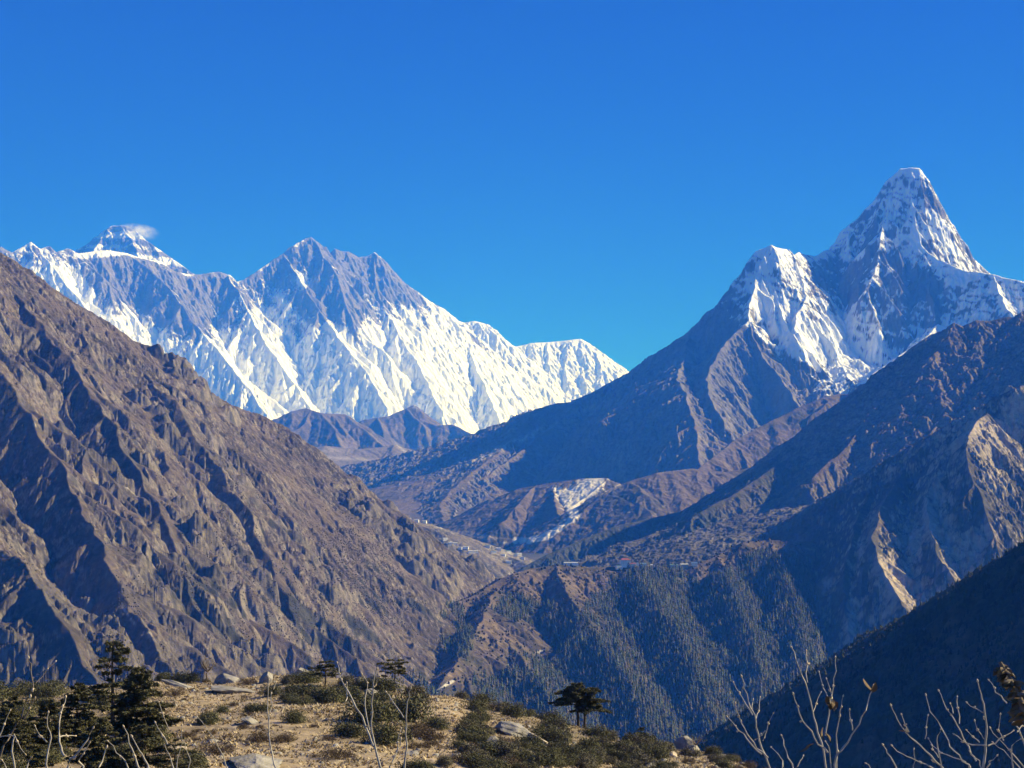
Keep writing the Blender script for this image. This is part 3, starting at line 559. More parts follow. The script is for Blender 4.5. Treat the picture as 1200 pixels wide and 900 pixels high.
def cover_left(c):
    X, Y, H, U, V, sl = c['X'], c['Y'], c['H'], c['U'], c['V'], c['sl']
    n1 = fbm(X, Y, 260, 5, 91); n2 = fbm(.88 * X + .47 * Y, (.47 * X - .88 * Y) * .4, 20, 5, 92); n3 = fbm(X * .7, Y + H, 90, 4, 93)
    a = np.zeros(X.shape + (3,)) + (.110, .086, .072)
    a = mixc(a, (.062, .05, .041), smooth(-.15, .3, n1 + .4 * n2)); a = mixc(a, (.16, .12, .085), smooth(.12, .5, n3 - .3 * n1) * .7)
    rk = smooth(.0, .35, sl - 1.15 + .5 * n3 + .4 * n2)
    a = mixc(a, (.19, .165, .14), rk * .9); a = mixc(a, (.07, .065, .06), rk * smooth(0, .4, n2))
    cm = smooth(.1, .26, fbm(X + .3 * H, Y - .3 * H, 420, 4, 301)); a = mixc(a, (.075, .066, .058), cm * smooth(-.3, .3, n3) * .8)  # dark tint along the rock steps: cliff shadow put into the colour
    veg = smooth(.1, .4, n1 * .6 + n3 * .7 + n2 * .5 - .3 + blobs(U, V, [(300, 680, 110, 90, 0, .3), (420, 720, 80, 60, 0, .5), (40, 740, 60, 30, 0, .3), (90, 400, 60, 40, 40, .15)]))
    a = mixc(a, (.03, .032, .025), veg * .85)
    sc = smooth(.55, .9, blobs(U, V, [(150, 720, 4, 28, -35, .8), (152, 572, 6, 14, -50, .7), (165, 575, 10, 6, 0, .5), (40, 500, 6, 12, 20, .4), (175, 745, 6, 16, -30, .7), (130, 650, 5, 16, -40, .4), (35, 415, 6, 5, 0, .5)]) + .6 * n2 + .3 * n3)
    a = mixc(a, (.46, .42, .37), sc)
    pth = smooth(1.0, .2, np.abs(V - interp_u(U, [(120, 670), (150, 662), (210, 668), (232, 650), (262, 640), (300, 600)])) / 1.2) * smooth(120, 140, U) * smooth(280, 240, U)
    a = mixc(a, (.26, .21, .16), pth * .5)
    a = mixc(a, (.1, .09, .085), smooth(.2, .9, blobs(U, V, [(55, 700, 60, 30, 0, .9)]) + .3 * n2) * .4)
    return a
o, g_left = build_terrain('brown_hillside', -120, 640, int(900*Q), [(1500, 2050, int(90*Q)), (2050, 3400, int(400*Q)), (3400, 5800, int(500*Q)), (5800, 6300, 12)], [l1] + lb + lk, cover_left, m_near,
    warp=(30, 160), ero2=(6, 34, 4), ero=(22, 210, 6), rug=(9, 90, 5), seed=29, fade=50, post=crags_left, rugf=lambda X, Y, H: .3 + smooth(-.1, .3, fbm(X, Y, 400, 3, 306)))

# terraced village slope behind it
v1 = ridge([(430, 585, 7.4), (480, 608, 7.5), (510, 616, 7.5), (530, 624, 7.5), (548, 632, 7.5), (565, 640, 7.45), (585, 648, 7.4), (605, 655, 7.3), (622, 664, 7.1)], s=.3, s2=.42, reach=1500)
vk = kids(v1, 160, 350, .35, sides=(-1,), seed=171, s=.55, reach=300)
def cover_village(c):
    X, Y, U, V, sl = c['X'], c['Y'], c['U'], c['V'], c['sl']
    n1 = fbm(X, Y, 120, 4, 95); n2 = fbm(X, Y, 22, 3, 96)
    a = np.zeros(X.shape + (3,)) + (.15, .125, .095)
    a = mixc(a, (.07, .065, .05), smooth(-.1, .3, n1 + .5 * n2)); a = mixc(a, (.36, .33, .28), smooth(.05, .5, n2 + .3 * n1 - .1 + blobs(U, V, [(500, 612, 30, 4, 20, .5), (595, 648, 25, 12, 0, .4), (530, 638, 20, 5, 20, .3)])) * .7)
    return a
o, g_village = build_terrain('village_slope', 400, 680, int(340*Q), [(6300, 8200, int(220*Q))], [v1] + vk, cover_village, m_near, warp=(8, 80), ero=(6, 70, 3), rug=(5, 50, 3), seed=33, fade=30)

# ------------------------------------------------------------------ shaded slope on the right, rising to a high ridge outside the picture
d1 = ridge([(640, 1060, 2.5), (760, 960, 2.4), (840, 888, 2.33), (868, 866, 2.3), (900, 838, 2.26), (915, 822, 2.24), (950, 803, 2.2), (975, 783, 2.18), (1002, 760, 2.15), (1030, 740, 2.12), (1050, 726, 2.1), (1075, 712, 2.07), (1100, 698, 2.04), (1125, 684, 2.02), (1150, 672, 2.0), (1175, 655, 1.97), (1200, 641, 1.95),
    (1240, 615, 1.9), (1320, 565, 1.85), (1500, 430, 1.85), (1800, 400, 1.9), (2200, 350, 1.9)], s=.75, s2=.62, reach=4500)
dk = kids(d1, 200, 900, .55, sides=(-1,), seed=181, s=.75, reach=500, dz=4)
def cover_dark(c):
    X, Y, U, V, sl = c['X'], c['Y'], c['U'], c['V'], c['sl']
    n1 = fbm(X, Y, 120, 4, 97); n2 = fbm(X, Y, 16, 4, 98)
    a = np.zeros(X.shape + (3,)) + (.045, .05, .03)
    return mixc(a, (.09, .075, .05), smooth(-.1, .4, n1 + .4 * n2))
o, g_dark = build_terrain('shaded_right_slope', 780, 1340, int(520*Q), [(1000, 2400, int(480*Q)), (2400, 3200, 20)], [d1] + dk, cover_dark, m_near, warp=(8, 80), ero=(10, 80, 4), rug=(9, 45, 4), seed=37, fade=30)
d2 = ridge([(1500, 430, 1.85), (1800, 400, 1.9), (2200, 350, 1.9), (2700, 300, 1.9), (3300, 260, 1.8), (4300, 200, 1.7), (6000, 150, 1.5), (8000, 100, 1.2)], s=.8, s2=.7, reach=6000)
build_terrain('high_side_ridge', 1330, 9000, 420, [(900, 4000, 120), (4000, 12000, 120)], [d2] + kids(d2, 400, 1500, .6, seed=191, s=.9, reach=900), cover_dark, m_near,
    warp=(30, 250), ero=(30, 250, 3), rug=(30, 200, 4), seed=39, fade=90)

# ------------------------------------------------------------------ the ground sheet under everything
def ground_sheet():
    xs = np.sinh(np.linspace(-5.2, 5.2, 161)) * 600.0; ys = np.concatenate([np.linspace(-30000, -1000, 12), np.linspace(-600, 9000, 97), np.linspace(9500, 24000, 60), np.linspace(26000, 62000, 14)])
    X, Y = np.meshgrid(xs, ys)
    Z = floor_z(X, Y) * 1.0 + 12 * fbm(X, Y, 900, 4, 401)
    Z = np.where(Y < 400, np.minimum(Z, -640), Z)
    n = fbm(X, Y, 700, 4, 402)
    A = mixc(np.zeros(X.shape + (3,)) + (.12, .1, .075), (.06, .06, .042), smooth(-.2, .3, n))
    idx = np.arange(X.size).reshape(X.shape)
    Fq = np.stack([idx[:-1, :-1], idx[:-1, 1:], idx[1:, 1:], idx[1:, :-1]], -1).reshape(-1, 4)
    o = link_mesh('ground', np.stack([X.ravel(), Y.ravel(), Z.ravel()], -1), Fq, m_near, smooth=True, attr=A.reshape(-1, 3)); tag(o, kind='structure')
ground_sheet()
# ------------------------------------------------------------------ conifer forest and scrub on the near slopes
def scatter_stuff(name, g, weight, n, h0, h1, wr, cols, tiers=3, sides=5, seed=0, round_=False):
    rng = np.random.default_rng(seed)
    k, D, H = g['k'], g['D'], g['H']
    hs_ = sampler(g)
    y = np.sqrt(rng.uniform(D[0] ** 2, D[-1] ** 2, n * 6)); x = rng.uniform(k[0], k[-1], n * 6) * y
    z = hs_(x, y); u, v = uv_of(x, y, z); w = weight(x, y, z, u, v) * (z > floor_z(x, y) + 5)
    ok = rng.uniform(0, 1, len(x)) < w; x, y, z = x[ok][:n], y[ok][:n], z[ok][:n]; m = len(x)
    h = rng.uniform(h0, h1, m) * (1 + .3 * fbm(x, y, 90, 2, seed)); r = h * wr * rng.uniform(.75, 1.25, m); a0 = rng.uniform(0, 6.28, m)
    V = []; Fc = []; C = []; base = 0
    col = np.asarray(cols)[rng.integers(0, len(cols), m)] * rng.uniform(.7, 1.3, m)[:, None]
    for t in range(tiers):
        if round_:
            prof = [(0.0, .55), (.45, 1.0), (.8, .7), (1.0, 0.05)]
        else:
            lo = t / (tiers + .6); prof = [(lo, 1 - .8 * t / tiers), (lo + 1.35 / (tiers + .6), 0.0)]
        rings = []
        for (f, q) in prof:
            a = a0[:, None] + np.arange(sides) * 2 * np.pi / sides + t
            jr = rng.uniform(.75, 1.25, (m, sides))
            if q == 0.0:
                rings.append(('p', np.stack([x, y, z + h * f - .3], -1)[:, None, :]))
            else:
                rr = r[:, None] * q * jr
                rings.append(('r', np.stack([x[:, None] + np.cos(a) * rr, y[:, None] + np.sin(a) * rr, np.repeat((z + h * f)[:, None], sides, 1) + rng.uniform(-.04, .04, (m, sides)) * h[:, None] - .3], -1)))
        off = base
        blk = np.concatenate([q for _, q in rings], 1); per = blk.shape[1]
        V.append(blk.reshape(-1, 3)); C.append(np.repeat(col, per, 0))
        b = off + np.arange(m)[:, None] * per
        s0 = 0
        for i in range(len(rings) - 1):
            if rings[i + 1][0] == 'p':
                for s_ in range(sides): Fc.append(np.stack([b[:, 0] + s0 + s_, b[:, 0] + s0 + (s_ + 1) % sides, b[:, 0] + s0 + sides, b[:, 0] + s0 + sides], -1)[:, :3])
            else:
                for s_ in range(sides):
                    p0, p1 = s0 + s_, s0 + (s_ + 1) % sides
                    Fc.append(np.stack([b[:, 0] + p0, b[:, 0] + p1, b[:, 0] + p1 + sides], -1)); Fc.append(np.stack([b[:, 0] + p0, b[:, 0] + p1 + sides, b[:, 0] + p0 + sides], -1))
            s0 += sides
        base += m * per
        if round_: break
    o = link_mesh(name, np.concatenate(V), np.concatenate(Fc), m_leafy, attr=np.concatenate(C)); tag(o, kind='stuff')
    return o
m_leafy, _t, _n, _b = mat_new('far_foliage'); _a = _n.new('ShaderNodeAttribute'); _a.attribute_name = 'albedo'; _t.links.new(_a.outputs['Color'], _b.inputs['Base Color'])
CON = [(.05, .07, .036), (.07, .088, .044), (.042, .056, .034), (.085, .085, .05), (.115, .095, .06)]
SCR = [(.05, .05, .03), (.04, .045, .028), (.075, .06, .042), (.1, .075, .05)]
SC2 = [(.075, .066, .05), (.06, .056, .042), (.09, .07, .055), (.045, .045, .034)]
scatter_stuff('forest', g_forest, lambda x, y, z, u, v: smooth(.35, .75, forest_mask(x, y, u, v)), 34000, 8, 23, .2, CON, 3, 5, 1)
scatter_stuff('scrub', g_forest, lambda x, y, z, u, v: .35 + 0 * x, 7000, 3, 7, .5, SCR, 1, 5, 2, True)
scatter_stuff('hillside_scrub', g_left, lambda x, y, z, u, v: smooth(.12, .4, fbm(x, y, 260, 4, 92) * .6 + fbm(x, y, 70, 3, 5) * .6 + blobs(u, v, [(300, 690, 110, 90, 0, .35), (420, 700, 60, 60, 0, .55), (40, 740, 60, 30, 0, .3)]) - .05), 34000, 1.0, 3.0, .5, SC2, 1, 5, 3, True)
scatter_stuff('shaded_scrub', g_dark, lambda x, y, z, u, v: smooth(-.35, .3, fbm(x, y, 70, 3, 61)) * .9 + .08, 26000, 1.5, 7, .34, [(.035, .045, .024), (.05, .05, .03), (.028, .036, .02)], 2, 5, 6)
# ------------------------------------------------------------------ monastery and villages, far off on the ridges
def flat_mat(name, col, rough=.9, var=.12, scale=1.0, spec=.2):
    m, t, n, b = mat_new(name); b.inputs['Roughness'].default_value = rough; b.inputs['Specular IOR Level'].default_value = spec
    tc = n.new('ShaderNodeTexCoord'); no = n.new('ShaderNodeTexNoise'); no.inputs['Scale'].default_value = scale; no.inputs['Detail'].default_value = 5
    mr = n.new('ShaderNodeMapRange'); mr.inputs[1].default_value = .3; mr.inputs[2].default_value = .7; mr.inputs[3].default_value = 1 - var; mr.inputs[4].default_value = 1 + var
    sc = n.new('ShaderNodeVectorMath'); sc.operation = 'SCALE'; sc.inputs[0].default_value = col
    t.links.new(tc.outputs['Object'], no.inputs['Vector']); t.links.new(no.outputs['Fac'], mr.inputs[0]); t.links.new(mr.outputs[0], sc.inputs['Scale']); t.links.new(sc.outputs[0], b.inputs['Base Color'])
    return m
M_WALL = flat_mat('whitewash', (.85, .84, .81)); M_STONE = flat_mat('stone_wall', (.42, .38, .33)); M_ROOFG = flat_mat('green_roof', (.10, .17, .13)); M_ROOFR = flat_mat('red_roof', (.26, .07, .05))
M_ROOFB = flat_mat('blue_roof', (.12, .2, .32)); M_WIN = flat_mat('window_glass', (.03, .035, .04), .3); M_TIN = flat_mat('tin_roof', (.55, .56, .56), .5)
def box_bm(bm, x0, x1, y0, y1, z0, z1):
    v = [bm.verts.new((x, y, z)) for z in (z0, z1) for x, y in ((x0, y0), (x1, y0), (x1, y1), (x0, y1))]
    for f in ((0, 3, 2, 1), (4, 5, 6, 7), (0, 1, 5, 4), (1, 2, 6, 5), (2, 3, 7, 6), (3, 0, 4, 7)): bm.faces.new([v[i] for i in f])
def bm_obj(name, bm, mat, parent=None, smooth=False):
    me = bpy.data.meshes.new(name); bm.to_mesh(me); bm.free(); me.materials.append(mat)
    if smooth: me.polygons.foreach_set('use_smooth', [True] * len(me.polygons))
    o = bpy.data.objects.new(name, me); COL.objects.link(o)
    if parent: o.parent = parent
    return o
def house(kind, loc, rz, w, d, h, wall, roof, nwin, storeys, label, cat, group=None, hip=False):
    r = empty(kind, loc, rz); tag(r, label, cat, group)
    bm = bmesh.new(); box_bm(bm, -w / 2, w / 2, -d / 2, d / 2, -4, h); bm_obj('wall', bm, wall, r)
    bm = bmesh.new(); e = .6; rh = h + d * .28; rx = (w / 2 - d * .35) if hip else w / 2 + e
    v = [bm.verts.new(p) for p in ((-w / 2 - e, -d / 2 - e, h + .02), (w / 2 + e, -d / 2 - e, h + .02), (w / 2 + e, d / 2 + e, h + .02), (-w / 2 - e, d / 2 + e, h + .02), (-rx, 0, rh), (rx, 0, rh))]
    for f in ((0, 3, 2, 1), (0, 1, 5, 4), (2, 3, 4, 5), (1, 2, 5), (3, 0, 4)): bm.faces.new([v[i] for i in f])
    bm_obj('roof', bm, roof, r)
    for s in range(storeys):
        for i in range(nwin):
            bm = bmesh.new(); cx = -w / 2 + w * (i + .5) / nwin; cz = h * (s + .5) / storeys; box_bm(bm, cx - .6, cx + .6, -d / 2 - .08, -d / 2 + .1, cz - .7, cz + .7); bm_obj('window', bm, M_WIN, r)
    return r
S_for = sampler(g_forest); S_vil = sampler(g_village)
def on_crest(u, S, g, front=8.0):
    c = int(np.argmin(np.abs(g['k'] - kof(u)))); r = int(np.argmin(g['V'][:, c])); y = g['D'][r] - front; x = g['k'][c] * y
    return x, y, float(S(np.array([x]), np.array([y]))[0])
for (u, kind, w, d, h, wall, roof, nw, st, lab, up, fr) in [
    (731, 'temple', 26, 18, 13, M_WALL, M_ROOFR, 6, 3, 'large white monastery temple, the tallest building on the forested ridge', 0, 6),
    (724, 'guest_house', 16, 9, 6, M_WALL, M_ROOFG, 4, 2, 'low white building just left of the tall monastery temple', 0, 14),
    (739, 'guest_house', 20, 9, 7, M_WALL, M_ROOFR, 5, 2, 'white building close right of the tall monastery temple', 0, 12),
    (750, 'guest_house', 24, 9, 6.5, M_WALL, M_ROOFB, 6, 2, 'long white lodge at the right end of the monastery group', 0, 10),
    (760, 'lodge', 13, 8, 5, M_STONE, M_TIN, 3, 1, 'small stone lodge standing alone right of the monastery group', 0, 8),
    (668, 'lodge', 34, 7, 3.5, M_WALL, M_TIN, 8, 1, 'long low pale building on the bare brow left of the monastery', 0, 8),
    (788, 'lodge', 22, 8, 5, M_WALL, M_ROOFG, 5, 1, 'left one of three pale lodges on the wooded crest right of the monastery', 0, 9),
    (800, 'lodge', 20, 8, 5.5, M_STONE, M_TIN, 4, 2, 'middle one of three pale lodges on the wooded crest right of the monastery', 0, 9),
    (812, 'lodge', 15, 7, 4.5, M_WALL, M_ROOFB, 4, 1, 'right one of three pale lodges on the wooded crest right of the monastery', 0, 9)]:
    x, y, z = on_crest(u, S_for, g_forest, fr)
    house(kind, (x, y, z + 3.0), random.Random(u).uniform(-.1, .5), w * 1.15, d, h * 1.3, wall, roof, nw, st, lab, 'building', 'buildings on the forested ridge', hip=(kind == 'temple'))
vrng = random.Random(4)
spots_v = [(462 + i * 9, 608 + i * 1.2) for i in range(6)] + [(522 + i * 6, 634 + i * 2.4 + (i % 2) * 3) for i in range(7)] + [(572 + i * 6, 642 + (i * 7 % 11)) for i in range(9)] + [(556, 668), (559, 673), (596, 660), (604, 652), (612, 656)]
for i, (u, v) in enumerate(spots_v):
    c = int(np.argmin(np.abs(g_village['k'] - kof(u)))); r = int(np.argmax(g_village['V'][:, c] < v)); y = g_village['D'][r]; x = g_village['k'][c] * y; z = float(g_village['H'][r, c])
    lab, grp = ('small white house in the highest row, where the village slope meets the big brown hillside', 'upper row of village houses') if i < 6 else ('small white house in the middle cluster on the terraced village slope', 'middle cluster of village houses') if i < 13 else ('small pale house among the lowest village terraces by the river bend', 'lowest village houses')
    rf = [M_TIN, M_ROOFG, M_ROOFB, M_TIN][i % 4] if i >= 13 else M_TIN
    house('village_house', (x, y, z + 1), vrng.uniform(-.4, .6), vrng.uniform(15, 24) if i >= 6 else 18, 9, 7 if i < 13 else vrng.uniform(6, 8), M_WALL, rf, 3, 1, lab, 'house', grp)
# ------------------------------------------------------------------ the sunlit grassy knoll in front
CREST = [(-400, 800, 210), (-100, 806, 210), (60, 806, 205), (140, 800, 200), (180, 794, 200), (230, 797, 200), (270, 795, 200), (320, 789, 205), (380, 790, 205), (430, 796, 200), (470, 806, 195), (500, 812, 192), (530, 813, 190), (560, 822, 188), (600, 828, 186), (640, 838, 184),
    (690, 850, 182), (730, 862, 180), (770, 869, 178), (800, 872, 176), (835, 876, 174), (860, 885, 172), (890, 897, 170), (930, 915, 168), (1000, 945, 165), (1200, 1010, 160), (1700, 1150, 150)]
_cu = np.array([c[0] for c in CREST], float); _cv = np.array([c[1] for c in CREST], float); _cd = np.array([c[2] for c in CREST], float)
_ck = kof(_cu); _cz = (637 - _cv) / F * _cd / (CP * CP) * .996
def knoll_base(x, y):
    k = x / np.maximum(y, 1.0); dc = np.interp(k, _ck, _cd); zc = np.interp(k, _ck, _cz)
    kk = np.clip(k, -.5, .5); t = y / dc
    z = -1.75 + 0 * x
    zz = np.where(t < .1, -1.75 - 24 * t, np.where(t < .3, -4.15 - 24.5 * (t - .1), np.where(t < .4, -9.05 - 15 * (t - .3), -10.55 + (zc + 10.55) * (np.clip(t, .4, 1) - .4) / .6)))
    back = np.maximum(y - dc, 0); zz = zz - back * .16 - np.minimum(back, 4000) * np.clip(back / 60, 0, 1) * .5
    return zz
def knoll_z(x, y):
    x = np.asarray(x, float); y = np.asarray(y, float); z = knoll_base(x, y)
    near = smooth(8, 70, y)
    z = z + near * (1.1 * fbm(x, y, 34, 3, 501) + .45 * fbm(x, y, 9, 4, 502)) * (1 - .45 * smooth(.95, 1.0, y / np.interp(x / np.maximum(y, 1), _ck, _cd))) + .06 * fbm(x, y, 1.3, 3, 503)
    return z
def build_knoll():
    k = np.linspace(-.5, .5, int(1500 * Q)); D = np.concatenate([np.geomspace(1.2, 60, 60, endpoint=False), np.geomspace(60, 215, int(620 * Q), endpoint=False), np.geomspace(215, 1500, 60)])
    X = D[:, None] * k[None]; Y = np.repeat(D[:, None], len(k), 1); H = knoll_z(X, Y)
    n1 = fbm(X, Y, 22, 4, 511); n2 = fbm(X, Y, 3.2, 4, 512); n3 = fbm(X, Y * .5, 1.1, 3, 513)
    A = np.zeros(X.shape + (3,)) + (.40, .31, .21)
    A = mixc(A, (.235, .18, .125), smooth(-.1, .45, n1 * .7 + n2 * .6)); A = mixc(A, (.52, .42, .30), smooth(.1, .6, n2 - .4 * n1)); A = mixc(A, (.13, .1, .07), smooth(.2, .6, n3 + .5 * n2) * .75)
    U, V = uv_of(X, Y, H)
    A = mixc(A, (.2, .155, .11), smooth(.0, .35, fbm(X, Y, 14, 4, 515)) * .6); A = mixc(A, (.1, .085, .055), np.clip(blobs(U, V, [(730, 880, 110, 40, 15, .9), (90, 870, 110, 70, 0, .7), (430, 850, 60, 50, 0, .6), (390, 800, 50, 14, 0, .6), (620, 850, 60, 16, 15, .4)]) * (.8 + .5 * n2), 0, .9))
    A = mixc(A, (.44, .34, .22), np.clip(blobs(U, V, [(520, 830, 16, 22, 0, .9), (250, 825, 60, 14, 10, .5)]), 0, .8))
    idx = np.arange(X.size).reshape(X.shape)
    Fq = np.stack([idx[:-1, :-1], idx[:-1, 1:], idx[1:, 1:], idx[1:, :-1]], -1).reshape(-1, 4)
    o = link_mesh('grassy_knoll', np.stack([X.ravel(), Y.ravel(), H.ravel()], -1), Fq, terrain_mat('dry_grass_ground', .5, .12, .3), smooth=True, attr=A.reshape(-1, 3)); tag(o, kind='structure')
    return dict(k=k, D=D, H=H, X=X, Y=Y, U=U, V=V)
g_kn = build_knoll()
def on_knoll(u, v):
    """ground point of the knoll seen at a picture position (the far side of the crest if none)"""
    d = np.geomspace(50, 210, 500); P = np.array([at(u, v, q) for q in d]); z = knoll_z(P[:, 0], P[:, 1])
    hit = np.nonzero(P[:, 2] < z)[0]
    if len(hit) == 0:
        kk = kof(u); dc = float(np.interp(kk, _ck, _cd)) - .5; return np.array([kk * dc, dc, float(knoll_z(kk * dc, dc))])
    q = P[hit[0]]; return np.array([q[0], q[1], float(knoll_z(q[0], q[1]))])

# dry grass tussocks
def tussocks(n=42000):
    rng = np.random.default_rng(77)
    y = np.sqrt(rng.uniform(55 ** 2, 205 ** 2, n)); x = rng.uniform(-.33, .2, n) * y; z = knoll_z(x, y)
    dens = smooth(-.5, .3, fbm(x, y, 6, 3, 520)); ok = rng.uniform(0, 1, n) < dens; x, y, z = x[ok], y[ok], z[ok]; n = len(x)
    V = []; C = []; nb = 5
    col = np.array([(.46, .36, .22), (.38, .29, .18), (.27, .21, .13), (.52, .42, .27), (.2, .16, .1)])[rng.integers(0, 5, n)]
    for b in range(nb):
        a = rng.uniform(0, 6.28, n); h = rng.uniform(.05, .2, n); l = rng.uniform(.08, .35, n); w = rng.uniform(.04, .1, n)
        bx = x + rng.normal(0, .12, n); by = y + rng.normal(0, .12, n)
        p0 = np.stack([bx - np.sin(a) * w, by + np.cos(a) * w, z - .03], -1); p1 = np.stack([bx + np.sin(a) * w, by - np.cos(a) * w, z - .03], -1); p2 = np.stack([bx + np.cos(a) * l, by + np.sin(a) * l, z + h], -1)
        V.append(np.stack([p0, p1, p2], 1)); C.append(np.repeat(col[:, None], 3, 1))
    V = np.concatenate(V).reshape(-1, 3); C = np.concatenate(C).reshape(-1, 3)
    o = link_mesh('dry_grass', V, np.arange(len(V)).reshape(-1, 3), m_leafy, attr=C); tag(o, kind='stuff')
tussocks()

# ------------------------------------------------------------------ plants
def quads(P, N, S, rng, asp=1.6):
    """small leaf faces: centres P, rough normals N, sizes S"""
    n = len(P); N = N / (np.linalg.norm(N, axis=1, keepdims=True) + 1e-9)
    t = np.cross(N, rng.normal(size=(n, 3))); t /= np.linalg.norm(t, axis=1, keepdims=True) + 1e-9; b = np.cross(N, t)
    S = S[:, None]
    c = np.stack([P - t * S * asp, P - b * S * .5, P + t * S * asp, P + b * S * .5], 1)
    return c.reshape(-1, 3), np.arange(n * 4).reshape(-1, 4)
def tube(pts, radii, sides=6):
    pts = np.asarray(pts, float); V = []; n = len(pts)
    for i in range(n):
        d = pts[min(i + 1, n - 1)] - pts[max(i - 1, 0)]; d /= np.linalg.norm(d) + 1e-9
        a = np.cross(d, (0, 0, 1.0)) if abs(d[2]) < .9 else np.cross(d, (1.0, 0, 0)); a /= np.linalg.norm(a); b = np.cross(d, a)
        for s in range(sides):
            q = 2 * math.pi * s / sides; V.append(pts[i] + radii[i] * (math.cos(q) * a + math.sin(q) * b))
    Fc = [[i * sides + s, i * sides + (s + 1) % sides, (i + 1) * sides + (s + 1) % sides, (i + 1) * sides + s] for i in range(n - 1) for s in range(sides)]
    return np.array(V), np.array(Fc)
class Geo:
    def __init__(s): s.V = []; s.F = []; s.C = []; s.n = 0
    def add(s, V, Fc, col=None):
        s.V.append(V); s.F.append(Fc + s.n); s.n += len(V)
        s.C.append(np.zeros((len(V), 3)) + (col if col is not None else .1))
    def obj(s, name, mat, parent=None, smooth=False):
        return link_mesh(name, np.concatenate(s.V), np.concatenate(s.F), mat, parent, smooth, attr=np.concatenate(s.C))
M_BARK = flat_mat('bark', (.075, .058, .045), .95, .35, 8.0); M_TWIG = flat_mat('pale_twig_bark', (.38, .34, .29), .7, .3, 60.0, .3); M_TWIGD = flat_mat('dark_twig_bark', (.17, .135, .11), .8, .3, 60.0)
M_BUD = flat_mat('bud', (.5, .4, .28), .6, .2, 80.0, .4)
FOL = np.array([(.085, .09, .046), (.11, .108, .056), (.065, .072, .04), (.14, .125, .07), (.095, .088, .054)])
def shrub_proto(seed, lobes=7, flat=.8, n=4200, leaf=.04, cols=FOL, label='', kind='shrub'):
    """unit shrub: about 2 m across, leaf faces over several lobes, a few stems"""
    rng = np.random.default_rng(seed); r = empty(kind); g = Geo(); st = Geo()
    cs_ = [(rng.normal(0, .42, 2), rng.uniform(.35, .62)) for _ in range(lobes)]
    for (c, rr) in cs_:
        m = n // lobes; d = rng.normal(size=(m, 3)); d /= np.linalg.norm(d, axis=1, keepdims=True); d[:, 2] = np.abs(d[:, 2]) * 1.0 - .12
        rad = rr * rng.uniform(.6, 1.18, m) * (1 + .18 * fbm(d[:, 0] * 2 + c[0] * 9, d[:, 1] * 2 + d[:, 2] * 2, .7, 2, seed))
        P = np.stack([c[0] + d[:, 0] * rad, c[1] + d[:, 1] * rad, .12 + d[:, 2] * rad * flat * 1.7], -1); P[:, 2] = np.maximum(P[:, 2], .02)
        V, Fc = quads(P, d + rng.normal(0, .55, (m, 3)), leaf * rng.uniform(.6, 1.3, m), rng)
        g.add(V, Fc, np.repeat(cols[rng.integers(0, len(cols), m)] * rng.uniform(.7, 1.35, m)[:, None], 4, 0))
    for i in range(16):
        a = rng.uniform(0, 6.28); l = rng.uniform(.2, .85); hh = rng.uniform(.6, 1.25); p1 = (math.cos(a) * l * .5, math.sin(a) * l * .5, .42 * flat * hh * 1.3); p2 = (math.cos(a) * l * 1.1, math.sin(a) * l * 1.1, .95 * flat * hh)
        V, Fc = tube([(0, 0, -.2), p1, p2], [.028, .018, .008], 4); st.add(V, Fc)
    g.obj('foliage', m_leafy, r); st.obj('stem', M_BARK, r); return r
PAIR = None
